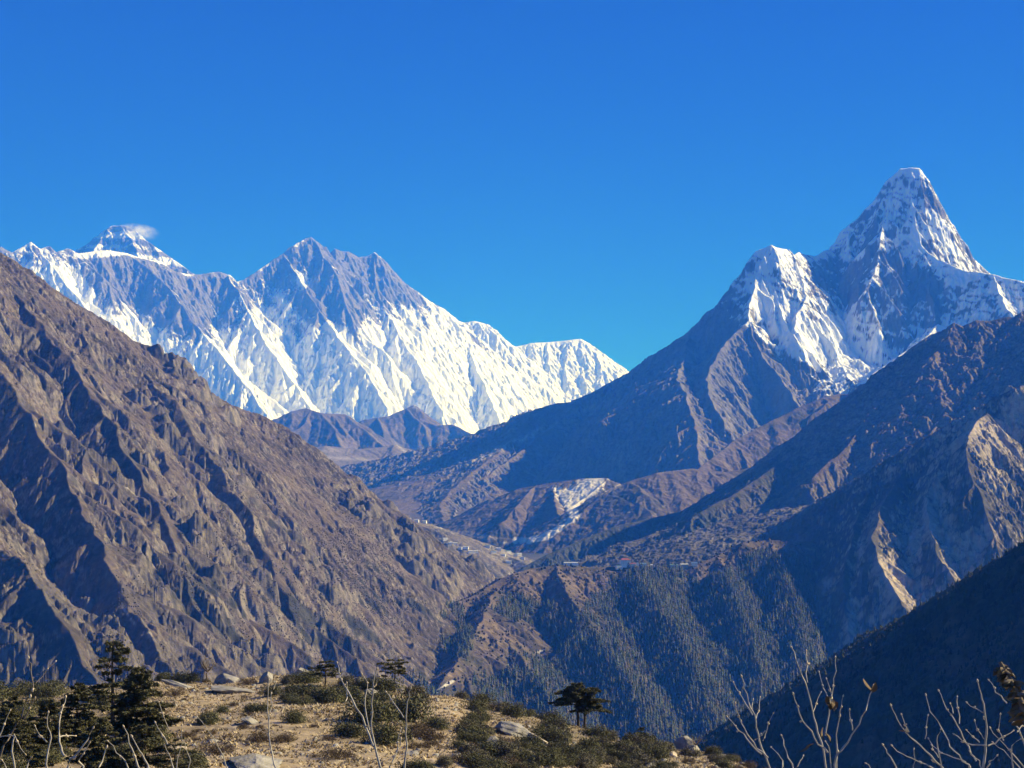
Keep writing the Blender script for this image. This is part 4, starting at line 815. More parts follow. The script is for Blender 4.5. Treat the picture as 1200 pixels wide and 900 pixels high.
def conifer(h, seed, crown0=.15, rmax=.32, prof=None, tiers=16, dens=1.0, kind='fir_tree', cols=FOL, leaf=.055, lean=(0, 0), droop=.12, asym=0.0, trunk_r=.022, loc=(0, 0, 0), label='', group=None):
    """tapered trunk, limbs in uneven whorls, flat sprays of needle faces along every limb"""
    rng = np.random.default_rng(seed); r = empty(kind, loc); tag(r, label, 'tree', group)
    tp = [np.array([lean[0] * t * t * h + .01 * h * math.sin(5 * t + seed), lean[1] * t * t * h, t * h]) for t in np.linspace(-.04, 1, 9)]
    V, Fc = tube(tp, [h * trunk_r * (1.25 - 1.15 * t) for t in np.linspace(0, 1, 9)], 8); tg = Geo(); tg.add(V, Fc); tg.obj('trunk', M_BARK, r, True)
    cg = Geo()
    def tr(t):
        i = min(int(t * 8), 7); f = t * 8 - i; return tp[i] * (1 - f) + tp[i + 1] * f
    for k in range(tiers):
        t = crown0 + (1 - crown0) * (k + rng.uniform(-.25, .25)) / tiers; t = min(max(t, crown0), .985); q = (t - crown0) / (1 - crown0)
        R_ = h * rmax * (prof(q) if prof else (1 - q) ** .75 + .06)
        for b in range(rng.integers(5, 9)):
            if rng.uniform() > .93 * dens: continue
            a = rng.uniform(0, 6.283); L = R_ * rng.uniform(.55, 1.12) * (1 + asym * math.cos(a)); p0 = tr(t)
            e = p0 + np.array([math.cos(a) * L, math.sin(a) * L, L * rng.uniform(-droop, droop * 1.6)]); mid = (p0 + e) / 2 + np.array([0, 0, L * .06])
            V, Fc = tube([p0, mid, e], [h * .006, h * .004, h * .0015], 4); cg.add(V, Fc, np.array([.06, .048, .038]))
            m = int(40 + 260 * L / (h * .3) * dens); s = rng.uniform(.22, 1.06, m) ** .8; c = np.outer(1 - s, p0) + np.outer(s, e); c[:, 2] += np.sin(s * 3.1) * L * .06
            wdt = L * .30 * np.sin(np.clip(s, 0, 1) * 2.6 + .35); off = rng.uniform(-1, 1, m) * wdt
            c[:, 0] += -math.sin(a) * off; c[:, 1] += math.cos(a) * off; c[:, 2] += rng.normal(0, .016 * h, m) * (.6 + q * .2) - np.abs(off) * .12
            V, Fc = quads(c, np.stack([rng.normal(0, .5, m), rng.normal(0, .5, m), np.ones(m)], -1), h * .3 * leaf * rng.uniform(.55, 1.3, m), rng)
            cg.add(V, Fc, np.repeat(cols[rng.integers(0, len(cols), m)] * rng.uniform(.65, 1.4, m)[:, None], 4, 0))
    cg.obj('crown', m_leafy, r)
    return r
def height_px(p, px): return px / F * p[1]
FIRC = np.array([(.085, .088, .045), (.11, .10, .052), (.065, .07, .04), (.145, .125, .07)])
# the fir standing tallest at the left, and its neighbours
for (u, vb, px, kw) in [
    (131, 850, 103, dict(seed=1, crown0=.03, rmax=.36, prof=lambda q: (.35 + .8 * (1 - q) ** 1.2) * (1 if q < .5 else .55 if q < .62 else 1.15), tiers=15, dens=.62, label='tallest fir, with a thin open layered top above the boulder at the left')),
    (160, 866, 86, dict(seed=2, crown0=.04, rmax=.42, prof=lambda q: 1.0 * (1 - q ** 2.2) + .1, tiers=19, asym=.25, label='broad bushy fir touching the right side of the tallest fir')),
    (90, 872, 74, dict(seed=3, crown0=.05, rmax=.42, prof=lambda q: 1 - q ** 2.4 + .08, tiers=16, label='flat-topped dark fir standing left of the tallest fir')),
    (56, 885, 68, dict(seed=4, crown0=.05, rmax=.45, prof=lambda q: 1 - q ** 2 + .08, tiers=15, label='dark spreading fir second from the left edge')),
    (14, 880, 66, dict(seed=5, crown0=.05, rmax=.5, prof=lambda q: 1 - q ** 2 + .08, tiers=15, label='olive fir cut by the left edge of the picture')),
    (118, 900, 62, dict(seed=6, crown0=.02, rmax=.5, prof=lambda q: 1 - q ** 2 + .08, tiers=14, label='low dark fir at the bottom, in front of the tallest fir')),
    (170, 908, 62, dict(seed=7, crown0=.15, rmax=.5, prof=lambda q: 1 - q ** 2 + .1, tiers=12, dens=.75, label='ragged low fir at the bottom with gaps between its layers')),
    (205, 905, 44, dict(seed=8, crown0=.05, rmax=.7, prof=lambda q: 1 - q ** 2 + .1, tiers=9, dens=.8, label='small spreading fir at the bottom, on the edge of the pale grass')),
    (25, 915, 70, dict(seed=9, crown0=.02, rmax=.55, prof=lambda q: 1 - q ** 2 + .1, tiers=12, label='wide low fir in the bottom left corner'))]:
    p = on_knoll(u, min(vb, 899)) if vb < 899 else at(u, vb, 78) * [1, 1, 0] + [0, 0, float(knoll_z(at(u, vb, 78)[0], 78))]
    top = at(u, vb - px, p[1])[2]; p[2] -= .15
    kw.setdefault('dens', 1.05)
    conifer(max(top - p[2], 1.2), loc=p, group=None, cols=FIRC, leaf=.06, **kw)
# crest trees
for (u, vb, px, kw) in [
    (676, 850, 50, dict(seed=21, crown0=.52, rmax=.44, prof=lambda q: 1.1 * (1 - q) ** .7 + .12, tiers=10, asym=-.3, trunk_r=.03, label='left one of the twin trees on the shrubby slope, flat crown on a bare trunk')),
    (684, 852, 47, dict(seed=22, crown0=.46, rmax=.5, prof=lambda q: 1.0 * (1 - q) ** .7 + .12, tiers=10, asym=.45, trunk_r=.03, lean=(.05, 0), label='right one of the twin trees on the shrubby slope, crown hanging low on its right')),
    (462.5, 812, 42, dict(seed=23, crown0=.55, rmax=.42, prof=lambda q: .9, tiers=5, dens=.55, trunk_r=.03, label='thin open pine with a dark straight trunk behind the round bushes')),
    (451, 810, 36, dict(seed=24, crown0=.5, rmax=.35, prof=lambda q: .9, tiers=4, dens=.35, trunk_r=.016, label='sparse spindly pine close to the left of the dark straight trunk')),
    (381, 806, 33, dict(seed=25, crown0=.45, rmax=.62, prof=lambda q: 1.0 * (1 - q) ** .4, tiers=6, dens=.8, trunk_r=.03, label='small umbrella-shaped pine on the crest above the dark shrubs')),
    (748, 872, 22, dict(seed=26, crown0=.1, rmax=.6, prof=lambda q: 1 - q ** 1.5 + .1, tiers=8, label='little dark conical fir on the lower right crest'))]:
    p = on_knoll(u, vb); top = at(u, vb - px, p[1])[2]; p[2] -= .1
    conifer(max(top - p[2], 1.0), loc=p, kind='pine_tree', cols=FIRC, leaf=.07, **kw)

# shrubs: three kinds built once, then copied
GREY = np.array([(.105, .1, .07), (.135, .12, .085), (.085, .08, .055), (.16, .135, .095)])
BRN = np.array([(.10, .07, .05), (.14, .1, .07), (.07, .055, .04)])
protos = {'dark': [shrub_proto(31), shrub_proto(32, 9, .72)], 'grey': [shrub_proto(33, 8, .75, cols=GREY), shrub_proto(34, 5, .7, cols=GREY)], 'brown': [shrub_proto(35, 6, .6, n=2600, leaf=.03, cols=BRN)]}
used_p = set()
def put_shrub(u, v, wpx, kind, label, group=None, rng=random.Random(9), hs_=1.0):
    src = rng.choice(protos[kind]); p = on_knoll(u, v + wpx * .12); s = wpx / F * p[1] / 2.0
    if src.name in used_p: o = copy_thing(src, p, rng.uniform(0, 6.28), (s, s, s * hs_))
    else: o = src; used_p.add(src.name); o.location = tuple(p); o.scale = (s, s, s * hs_); o.rotation_euler = (0, 0, rng.uniform(0, 6.28))
    for key in ('group', 'label', 'category'):
        if key in o: del o[key]
    tag(o, label, 'shrub', group); return o
singles = [(205, 813, 24, 'brown', 'low rounded brown bush on the pale grass, just below the leaning rock slab'), (241, 845, 38, 'dark', 'dark bush in the middle of the pale grass, left of the grey twig'), (262, 833, 20, 'dark', 'small bush tucked against the upper right of the dark bush on the grass'),
    (301, 832, 32, 'dark', 'dark green bush on the grass just left of the tall thin twig'), (347, 843, 34, 'dark', 'flat dark bush right of the tall thin twig'), (305, 866, 34, 'brown', 'brown matted bush low on the grass, above the grey slab'), (333, 866, 30, 'brown', 'brown matted bush crossed by the tall thin twig'),
    (222, 792, 32, 'dark', 'dark olive bush on the crest beside the bare tree'), (190, 795, 26, 'dark', 'low olive bush above the leaning rock slab'), (481, 838, 70, 'dark', 'largest round dark bush, left of the pale gap in the crest'), (428, 838, 66, 'dark', 'big dark bush behind the forked pale branches'),
    (446, 866, 56, 'dark', 'dark bush at the foot of the forked pale branches'), (410, 858, 44, 'dark', 'dark bush low on the grass, left of the forked pale branches'), (408, 800, 34, 'grey', 'grey-green bush on the crest right of the umbrella-shaped pine'), (445, 806, 40, 'dark', 'dark bush at the feet of the two thin pines'),
    (486, 812, 34, 'grey', 'grey bush on the crest right of the two thin pines'), (352, 812, 42, 'dark', 'dark shaded bush beneath the black boulder'), (378, 818, 46, 'dark', 'dark bush beneath the umbrella-shaped pine'), (322, 812, 26, 'dark', 'small dark bush left of the shaded bushes'), (362, 796, 34, 'dark', 'crest bush left of the umbrella-shaped pine'),
    (340, 798, 28, 'grey', 'grey crest bush next to the black boulder'), (255, 880, 40, 'brown', 'straggling brown bush at the bottom above the slab'), (225, 893, 44, 'dark', 'dark bush at the bottom edge left of the grey slab'), (395, 885, 40, 'brown', 'brown bush at the bottom edge right of the grey slab'), (290, 800, 22, 'brown', 'small brown bush on the crest between two rock slabs'),
    (385, 866, 18, 'brown', 'very small brown bush alone on the grass right of the tall thin twig'), (285, 852, 16, 'brown', 'very small brown bush on the grass left of the tall thin twig'), (220, 862, 20, 'brown', 'small brown bush on the grass near the ragged low fir'),
    (545, 866, 26, 'dark', 'dark bush at the lower end of the pale gap'), (562, 842, 34, 'dark', 'dark bush against the left end of the long boulder'), (548, 852, 30, 'dark', 'dark shaded bush below the left end of the long boulder'), (834, 882, 28, 'dark', 'dark bush on the crest right of the pointed boulder'), (812, 884, 30, 'grey', 'grey bush leaning against the pointed boulder'),
    (505, 872, 24, 'brown', 'brown bush left of the lower end of the pale gap'), (540, 815, 24, 'grey', 'grey bush on the crest right beside the pale gap'), (562, 822, 30, 'dark', 'dark crest bush above the long boulder')]
for (u, v, w, kd, lab) in singles: put_shrub(u, v, w, kd, lab)
srng = random.Random(12)
def thicket(poly, n, w0, w1, kinds, label, group):
    """bushes that grow into one another: nothing tells them apart"""
    c = 0; tries = 0
    while c < n and tries < 5000:
        tries += 1; u = srng.uniform(poly[0], poly[1]); top = np.interp(u, _cu, _cv); v = srng.uniform(top + 1, poly[2] if len(poly) < 4 else np.interp(u, (poly[0], poly[1]), (poly[2], poly[3])))
        if 662 < u < 698 and v < 872: continue
        if 500 < u < 538 and 812 < v < 850: continue
        if 570 < u < 640 and 838 < v < 868: continue
        if any(abs(u - s_[0]) < s_[2] * .3 and abs(v - s_[1]) < s_[2] * .2 for s_ in singles): continue
        put_shrub(u, v, srng.uniform(w0, w1), srng.choice(kinds), label, group); c += 1
thicket((555, 700, 880, 905), 52, 18, 46, ['dark', 'grey', 'dark'], 'grey-green bush in the dense thicket between the long boulder and the twin trees', 'bushes of the thicket below the twin trees')
thicket((700, 790, 905, 915), 38, 16, 42, ['grey', 'dark'], 'bush in the dense thicket between the twin trees and the pointed boulder', 'bushes of the thicket left of the pointed boulder')
thicket((800, 905, 900, 915), 14, 16, 28, ['grey', 'brown', 'dark'], 'low bush on the end of the knoll right of the pointed boulder', 'bushes at the right end of the knoll')
thicket((480, 620, 905, 908), 30, 22, 40, ['grey', 'brown', 'dark'], 'grey-brown bush along the bottom edge below the long boulder', 'bushes along the bottom edge')
thicket((-40, 175, 902, 905), 44, 26, 52, ['dark'], 'dark bush growing among the firs at the left', 'bushes among the firs')
thicket((335, 450, 824, 826), 12, 20, 34, ['dark'], 'dark bush in the shaded row under the crest, left of the thin pines', 'bushes of the shaded row')
thicket((200, 480, 900, 900), 26, 6, 13, ['brown'], 'tiny brown tuft-like bush scattered on the pale grass', 'tiny bushes on the grass')

# ------------------------------------------------------------------ rocks
M_ROCK = flat_mat('grey_rock', (.27, .25, .225), .9, .35, 1.2)
_rt = M_ROCK.node_tree; _bn = _rt.nodes.new('ShaderNodeBump'); _nn = _rt.nodes.new('ShaderNodeTexNoise'); _nn.inputs['Scale'].default_value = 2.5; _nn.inputs['Detail'].default_value = 8
_bn.inputs['Distance'].default_value = .35; _rt.links.new(_nn.outputs['Fac'], _bn.inputs['Height']); _rt.links.new(_bn.outputs[0], _rt.nodes['Principled BSDF'].inputs['Normal'])
def rock(u, v, wpx, hpx, dep, label, seed, tilt=0.0, rz=0.0, pointy=0.0, pale=False, kind='boulder'):
    """angular boulder: a subdivided block cut by random planes"""
    p = on_knoll(u, v); w = wpx / F * p[1]; h = hpx / F * p[1]; rng = random.Random(seed)
    bm = bmesh.new(); bmesh.ops.create_icosphere(bm, subdivisions=4, radius=1.0)
    planes = []
    for i in range(11):
        n = Vector((rng.uniform(-1, 1), rng.uniform(-1, 1), rng.uniform(-.3, 1))).normalized(); planes.append((n, rng.uniform(.52, .8)))
    for vt in bm.verts:
        for n, d in planes:
            q = vt.co.dot(n)
            if q > d: vt.co -= n * (q - d)
        nn = float(fbm(np.array([vt.co.x * 1.3 + seed]), np.array([vt.co.y + vt.co.z * 1.7]), .6, 4, seed)[0]); vt.co *= 1 + .09 * nn
        z = vt.co.z; vt.co.x *= (1 - pointy * max(z, 0)); vt.co = Vector((vt.co.x * w * .62, vt.co.y * dep * .6, z * h * .72)); vt.co.z += vt.co.x * tilt
    o = bm_obj(kind, bm, M_ROCK if not pale else M_ROCKP); o.location = (p[0], p[1], p[2] + h * .18); o.rotation_euler = (0, 0, rz)
    tag(o, label, 'rock'); return o
M_ROCKP = flat_mat('pale_rock', (.42, .35, .27), .9, .3, 1.5)
rock(604, 861, 60, 19, 3.5, 'long low boulder with a sunlit top and a black shaded side, among the bushes', 1, -.32)
rock(634, 872, 26, 10, 2.5, 'pale slab running down from the right end of the long boulder', 2, -.45, pale=True)
rock(580, 876, 28, 14, 2.5, 'rounded dark boulder below the long boulder', 3)
rock(803, 878, 26, 22, 2.5, 'pointed boulder with a flat sloping top on the lower right crest', 4, -.35, pointy=.2)
rock(762, 897, 18, 8, 2, 'small flat grey rock below the lower right crest', 5, .1)
rock(845, 884, 24, 6, 2, 'thin flat slab right of the pointed boulder', 6, -.3)
rock(787, 886, 12, 6, 1.5, 'small pale stone at the left foot of the pointed boulder', 7, pale=True)
rock(313, 800, 18, 18, 2, 'black upright boulder on the crest beside the tall thin twig', 8)
rock(352, 793, 22, 14, 2, 'grey boulder on the crest above the shaded bushes', 9, .1)
rock(267, 800, 28, 13, 2.5, 'dark rounded boulder on the crest right of the bare tree', 10)
rock(212, 806, 46, 7, 3, 'leaning rock slab with a thin shadow at the left of the crest', 11, -.35)
rock(276, 811, 62, 8, 4, 'long flat grey slab lying on the grass below the crest', 12, -.16)
rock(118, 818, 22, 14, 2, 'pale sunlit boulder showing between the firs', 13, pale=True)
rock(300, 897, 70, 16, 5, 'broad flat grey slab at the bottom edge under the tall thin twig', 14, -.08)
rock(420, 805, 26, 12, 2, 'grey rock on the crest left of the thin pines', 15, .2)
rock(436, 816, 22, 10, 2, 'sloping grey rock half hidden behind the two thin pines', 16, -.4)
rock(296, 847, 22, 7, 2, 'pale grey rock beside the dark green bush on the grass', 17, -.4)
rock(205, 878, 26, 6, 2, 'flat pale stone on the grass near the bottom left', 18, pale=True)
rock(617, 885, 16, 7, 1.5, 'small pale stone under the long boulder', 19, pale=True)
rock(535, 888, 14, 6, 1.2, 'small stone on the grass at the lower end of the pale gap', 20)
rock(480, 886, 20, 7, 1.5, 'flat stone at the bottom edge below the big round bush', 21)
rock(250, 870, 16, 5, 1.2, 'low grey stone in the middle of the grass', 22)
rock(866, 892, 12, 5, 1.2, 'last small stone at the right end of the knoll', 23)
# loose pebbles
def pebbles(n=900):
    rng = np.random.default_rng(5); g = Geo()
    for i in range(n):
        y = math.sqrt(rng.uniform(60 ** 2, 200 ** 2)); x = rng.uniform(-.3, .14) * y; z = float(knoll_z(x, y)); s = rng.uniform(.08, .3)
        V = np.array([(-1, -1, -.5), (1, -1, -.5), (1, 1, -.5), (-1, 1, -.5), (-.6, -.5, .6), (.6, -.6, .5), (.5, .6, .6), (-.6, .5, .4)]) * s * rng.uniform(.6, 1.2, (8, 3)) + (x, y, z)
        g.add(V, np.array([(0, 1, 5, 4), (1, 2, 6, 5), (2, 3, 7, 6), (3, 0, 4, 7), (4, 5, 6, 7)]), rng.uniform(.2, .4) * np.array([1, .93, .82]))
    o = g.obj('pebbles', m_leafy); tag(o, kind='stuff')
pebbles()
# ------------------------------------------------------------------ bare tree on the crest
def grow(rng, p, d, L, r, depth, segs, out, spread=.6, up=.15):
    pts = [p.copy()]; rad = [r]
    for i in range(segs):
        d = d + rng.normal(0, .16, 3); d[2] += up * .3; d /= np.linalg.norm(d); p = p + d * L / segs; pts.append(p.copy()); rad.append(r * (1 - .55 * (i + 1) / segs))
    out.append((pts, rad, depth))
    if depth > 0:
        for k in range(rng.integers(2, 5)):
            i = rng.integers(max(1, segs // 2), segs + 1); a = rng.normal(0, spread, 3); dd = d + a; dd[2] += up; dd /= np.linalg.norm(dd)
            grow(rng, pts[i].copy(), dd, L * rng.uniform(.55, .8), rad[i] * .6, depth - 1, max(2, segs - 1), out, spread, up)
def bare_tree(u, v, hpx, label, seed, spread=.75):
    p = on_knoll(u, v); h = hpx / F * p[1]; rng = np.random.default_rng(seed); r = empty('bare_tree', p); tag(r, label, 'tree')
    out = []; grow(rng, np.array([0, 0, -.1]), np.array([.1, 0, 1.0]), h * .42, h * .035, 0, 4, out); top = out[0][0][-1]; tb = out[:]; br = []
    for k in range(7):
        a = rng.uniform(0, 6.28); grow(rng, top.copy(), np.array([math.cos(a) * .9, math.sin(a) * .9, .7]), h * .36, h * .03, 4, 4, br, spread)
    g = Geo(); [g.add(*tube(a_, b_, 6)) for a_, b_, c_ in tb]; g.obj('trunk', M_TWIGD, r)
    g = Geo(); [g.add(*tube(a_, b_, 3)) for a_, b_, c_ in br]; g.obj('crown', M_TWIGD, r)
bare_tree(246, 799, 38, 'leafless tree with a hazy round crown and a pale forked trunk on the crest', 3)
bare_tree(811, 872, 22, 'small leafless sapling rising from the pointed boulder', 5, .6)

# ------------------------------------------------------------------ bare twigs close to the camera
def twig_bush(label, D, base_u, branches, mat=None, seed=0, kind='bare_shrub', buds=True, base_v=None):
    """branches: (picture polyline from the tip down, thickness px at the foot, depth offset m); below the frame they run on to one root on the ground"""
    rng = np.random.default_rng(seed); gx = (base_u - 600) / F * D; gz = float(knoll_z(gx, D)); r = empty(kind, (gx, D, gz)); tag(r, label, 'shrub')
    org = np.array([gx, D, gz])
    for bi, (pl, w, dd) in enumerate(branches):
        P = []
        n = len(pl)
        for i, (u, v) in enumerate(pl): P.append(at(u, v, D + dd * (1 - i / (n + 2))) - org)
        root = pl[-1][1] >= 895
        rad = [max(w * (.35 + .65 * i / (n - 1)), .9) / F * D * .31 for i in range(n)]
        if root:
            last = P[-1]; d = last - P[-2]; d /= np.linalg.norm(d)
            P.append(last * .62 + np.array([0, 0, 0]) + d * .05); rad.append(w * 1.15 / F * D * .4); P.append(np.array([rng.normal(0, .03), rng.normal(0, .03), -.05])); rad.append(w * 1.5 / F * D * .5)
        # uneven, knotty line
        Q_ = []; RR = []
        for i in range(len(P) - 1):
            sub = max(2, int(np.linalg.norm(P[i + 1] - P[i]) / .035))
            for s in range(sub):
                f = s / sub; Q_.append(P[i] * (1 - f) + P[i + 1] * f + rng.normal(0, .0012, 3)); RR.append((rad[i] * (1 - f) + rad[i + 1] * f) * rng.uniform(.86, 1.2))
        Q_.append(P[-1]); RR.append(rad[-1])
        g = Geo(); g.add(*tube(Q_, RR, 6)); b = g.obj('branch', mat or M_TWIG, r, True)
        if buds:
            for i in [0] + [int(x) for x in rng.integers(2, max(3, len(Q_) // 2), 3)]:
                if i >= len(Q_) - 1: continue
                c = Q_[i]; s = RR[i] * (1.5 if i == 0 else 1.15) + .0008; ax = Q_[max(i - 1, 0)] - Q_[i + 1]; ax = ax / (np.linalg.norm(ax) + 1e-9)
                if i: c = c + rng.normal(0, 1, 3) * RR[i] * .8; ax = ax + rng.normal(0, .5, 3); ax /= np.linalg.norm(ax)
                V, Fc = tube([c - ax * s * 1.6, c - ax * s * .6, c + ax * s * .5, c + ax * s * 1.8], [s * .3, s, s * .85, s * .1], 6); gb = Geo(); gb.add(V, Fc); gb.obj('bud', M_BUD, b, True)
    return r
twig_bush('tall single thin twig with knobs, rising past the black boulder on the crest', 3.6, 330, [([(315, 797), (314, 815), (314, 835), (315, 860), (318, 885), (326, 905)], 3.2, .1), ([(323, 799), (319, 812), (317, 826), (315, 845)], 2.2, .05)], seed=1)
twig_bush('pale forked branches rising together from the bottom, left of the two thin pines', 3.2, 446, [([(395, 776), (397, 790), (403, 803), (413, 820), (424, 840), (433, 862), (438, 875)], 4.2, .15), ([(441, 783), (437, 800), (436, 825), (435, 845), (437, 865), (441, 885), (447, 905)], 5, 0), ([(424, 790), (432, 800), (428, 815), (429, 838), (433, 856)], 2.6, .1),
    ([(405, 800), (407, 812), (405, 822)], 2, .1), ([(445, 792), (441, 802), (437, 810)], 2, 0)], seed=2)
twig_bush('pale curved twigs with a swollen tip, right of the forked branches', 3.3, 465, [([(481, 806), (480, 816), (476, 828), (475, 850), (477, 872), (474, 905)], 4, 0), ([(453, 811), (458, 820), (466, 832), (473, 841)], 3, .1), ([(471, 866), (466, 880), (460, 892), (455, 905)], 4, .05), ([(470, 853), (466, 870), (463, 885)], 2.5, 0)], seed=3)
twig_bush('dark leaning twig with a pale tip and a broken side stem near the left edge', 3.0, 20, [([(32, 769), (36, 778), (38, 795), (39, 810), (31, 820), (26, 840), (14, 858), (4, 875), (-6, 900)], 4, 0), ([(64, 775), (55, 786), (42, 800)], 1.6, .1), ([(42, 818), (34, 830), (28, 842)], 3, 0)], seed=4, mat=M_TWIGD)
twig_bush('pale crooked branch with a side elbow in front of the low dark firs', 2.9, 78, [([(78, 816), (73, 828), (70, 845), (69, 862), (72, 875), (75, 886)], 5, .1), ([(88, 862), (78, 862), (69, 864)], 3, .1), ([(57, 834), (55, 852), (60, 864), (54, 885), (56, 905)], 4, 0), ([(110, 852), (104, 866), (92, 880), (82, 890), (77, 905)], 5, 0), ([(105, 870), (98, 882), (93, 892), (98, 905)], 3.5, 0), ([(40, 850), (48, 862), (55, 870)], 3, 0)], seed=5)
twig_bush('cluster of straight pale twigs in front of the tallest fir', 2.8, 150, [([(147, 852), (151, 870), (158, 886), (164, 905)], 4, 0), ([(155, 864), (162, 878), (170, 890), (176, 905)], 4, 0), ([(128, 868), (136, 880), (146, 890), (152, 905)], 3, 0), ([(183, 846), (190, 862), (196, 872)], 3, 0), ([(192, 874), (198, 888), (203, 905)], 3, 0), ([(124, 874), (120, 890), (113, 905)], 4, .05)], seed=6)
twig_bush('tangle of thin pale twigs at the bottom left corner', 2.8, 12, [([(12, 832), (6, 848), (0, 862), (-8, 885)], 3, 0), ([(36, 888), (32, 897), (30, 908)], 4, 0), ([(-4, 866), (8, 862), (16, 863), (14, 880), (18, 908)], 4, 0), ([(2, 890), (8, 898), (10, 908)], 3, 0), ([(28, 884), (20, 870), (16, 860)], 2.5, 0)], seed=7)
twig_bush('thin grey twigs standing among the small firs on the edge of the pale grass', 3.2, 212, [([(232, 838), (240, 852), (252, 866), (262, 885), (268, 905)], 2.4, 0), ([(213, 850), (212, 870), (206, 905)], 2.2, 0), ([(186, 822), (192, 838), (198, 855)], 1.8, 0), ([(209, 862), (216, 872), (222, 890), (220, 905)], 2, 0)], seed=8)
twig_bush('smaller fan of bare twigs, left of the tall fan that carries dried leaves', 3.4, 905, [([(870, 793), (873, 806), (877, 820), (884, 838), (887, 852), (890, 868), (897, 885), (904, 905)], 4, .05), ([(861, 800), (866, 812), (874, 826), (882, 838)], 2.8, .1), ([(892, 818), (889, 832), (886, 842)], 2.4, .1), ([(861, 824), (866, 838), (872, 854), (878, 866), (888, 876), (900, 888)], 3.4, 0), ([(852, 839), (862, 852), (872, 860), (880, 872), (893, 884)], 3, .1),
    ([(905, 836), (901, 848), (897, 860), (894, 868)], 2.6, 0), ([(916, 861), (919, 874), (924, 888), (930, 905)], 3, .05), ([(904, 876), (912, 884), (918, 892), (915, 905)], 2.6, .1), ([(943, 884), (937, 892), (932, 902)], 2.8, .05), ([(882, 820), (881, 832)], 1.8, .1), ([(884, 868), (892, 862), (897, 856)], 2.4, .0)], seed=9)
twig_bush('taller fan of bare twigs rising in front of the dark slope, carrying dried leaves', 3.2, 972, [([(928, 758), (933, 772), (938, 786), (944, 800), (950, 822), (953, 840), (959, 858), (965, 880), (969, 905)], 4, .1), ([(943, 762), (945, 778), (946, 800)], 2.8, .1), ([(979, 769), (979, 785), (976, 805), (973, 825), (970, 845), (967, 862)], 3.4, .05), ([(960, 787), (964, 800), (967, 812), (973, 822)], 2.6, .05), ([(968, 795), (972, 808), (975, 820)], 2.2, .05),
    ([(930, 813), (935, 828), (942, 845), (950, 858), (960, 872), (970, 882)], 3.6, 0), ([(1022, 803), (1019, 816), (1014, 832), (1006, 848), (998, 862), (988, 876), (980, 886), (978, 905)], 4.4, 0), ([(995, 831), (998, 845), (999, 856)], 2.6, 0), ([(983, 838), (982, 860), (981, 880), (980, 905)], 4.4, .05), ([(962, 812), (957, 824), (953, 834)], 2, .1), ([(987, 815), (986, 826), (984, 838)], 2.6, 0), ([(968, 868), (972, 880), (976, 905)], 3, 0)], seed=10)
twig_bush('bare bush of many crossing twigs, middle of the right-hand group', 3.3, 1100, [([(1043, 826), (1048, 838), (1056, 850), (1066, 862), (1078, 874), (1090, 885), (1104, 900)], 3.6, 0), ([(1057, 838), (1061, 848), (1065, 858)], 2.4, 0), ([(1034, 872), (1040, 882), (1046, 892), (1052, 905)], 3.6, 0), ([(1045, 874), (1056, 884), (1070, 890), (1084, 896), (1100, 905)], 3.2, 0), ([(1085, 815), (1088, 828), (1094, 840), (1102, 850), (1108, 862), (1114, 874), (1124, 886), (1134, 898), (1138, 905)], 3.2, .05),
    ([(1099, 808), (1105, 820), (1111, 832), (1118, 844), (1126, 856), (1132, 870), (1138, 882), (1144, 892)], 3.4, .1), ([(1087, 838), (1086, 852), (1084, 866)], 2.2, 0), ([(1122, 816), (1122, 830), (1124, 848)], 2.4, .1), ([(1103, 854), (1097, 862), (1099, 875), (1103, 896)], 2.8, 0), ([(1092, 872), (1104, 882), (1118, 888), (1132, 893)], 2.6, .1), ([(1070, 878), (1071, 892), (1072, 905)], 2, 0), ([(1088, 866), (1094, 878), (1100, 888)], 2, .05), ([(1014, 894), (1020, 900), (1024, 908)], 3, 0), ([(1115, 824), (1117, 836)], 1.8, .1)], seed=11)
twig_bush('dense bare bush of pale twigs in the bottom right corner, below the brown leafy shoot', 3.0, 1165, [([(1145, 799), (1150, 812), (1153, 826), (1155, 842), (1156, 860), (1154, 880), (1152, 905)], 5, 0), ([(1132, 824), (1142, 829), (1152, 835)], 2.6, 0), ([(1158, 795), (1165, 806), (1172, 816), (1180, 824)], 2.6, .05), ([(1186, 828), (1190, 846), (1196, 862), (1203, 880)], 4, 0), ([(1118, 860), (1128, 868), (1140, 872), (1156, 874)], 3.6, 0), ([(1189, 856), (1178, 862), (1166, 870), (1158, 874)], 3.4, .05),
    ([(1133, 855), (1140, 864), (1148, 870)], 2.4, 0), ([(1141, 845), (1146, 856), (1153, 866)], 2.2, 0), ([(1172, 838), (1170, 854), (1176, 868)], 2.4, 0), ([(1160, 852), (1170, 866), (1182, 878), (1194, 892), (1204, 905)], 3, .05), ([(1196, 866), (1186, 874), (1184, 886), (1187, 905)], 3, 0), ([(1168, 886), (1160, 892), (1156, 900)], 3, 0), ([(1204, 840), (1198, 850), (1192, 858)], 3, .1), ([(1162, 870), (1176, 880), (1190, 894), (1200, 905)], 2.6, 0), ([(1137, 880), (1146, 890), (1150, 902)], 2.6, 0)], seed=12)

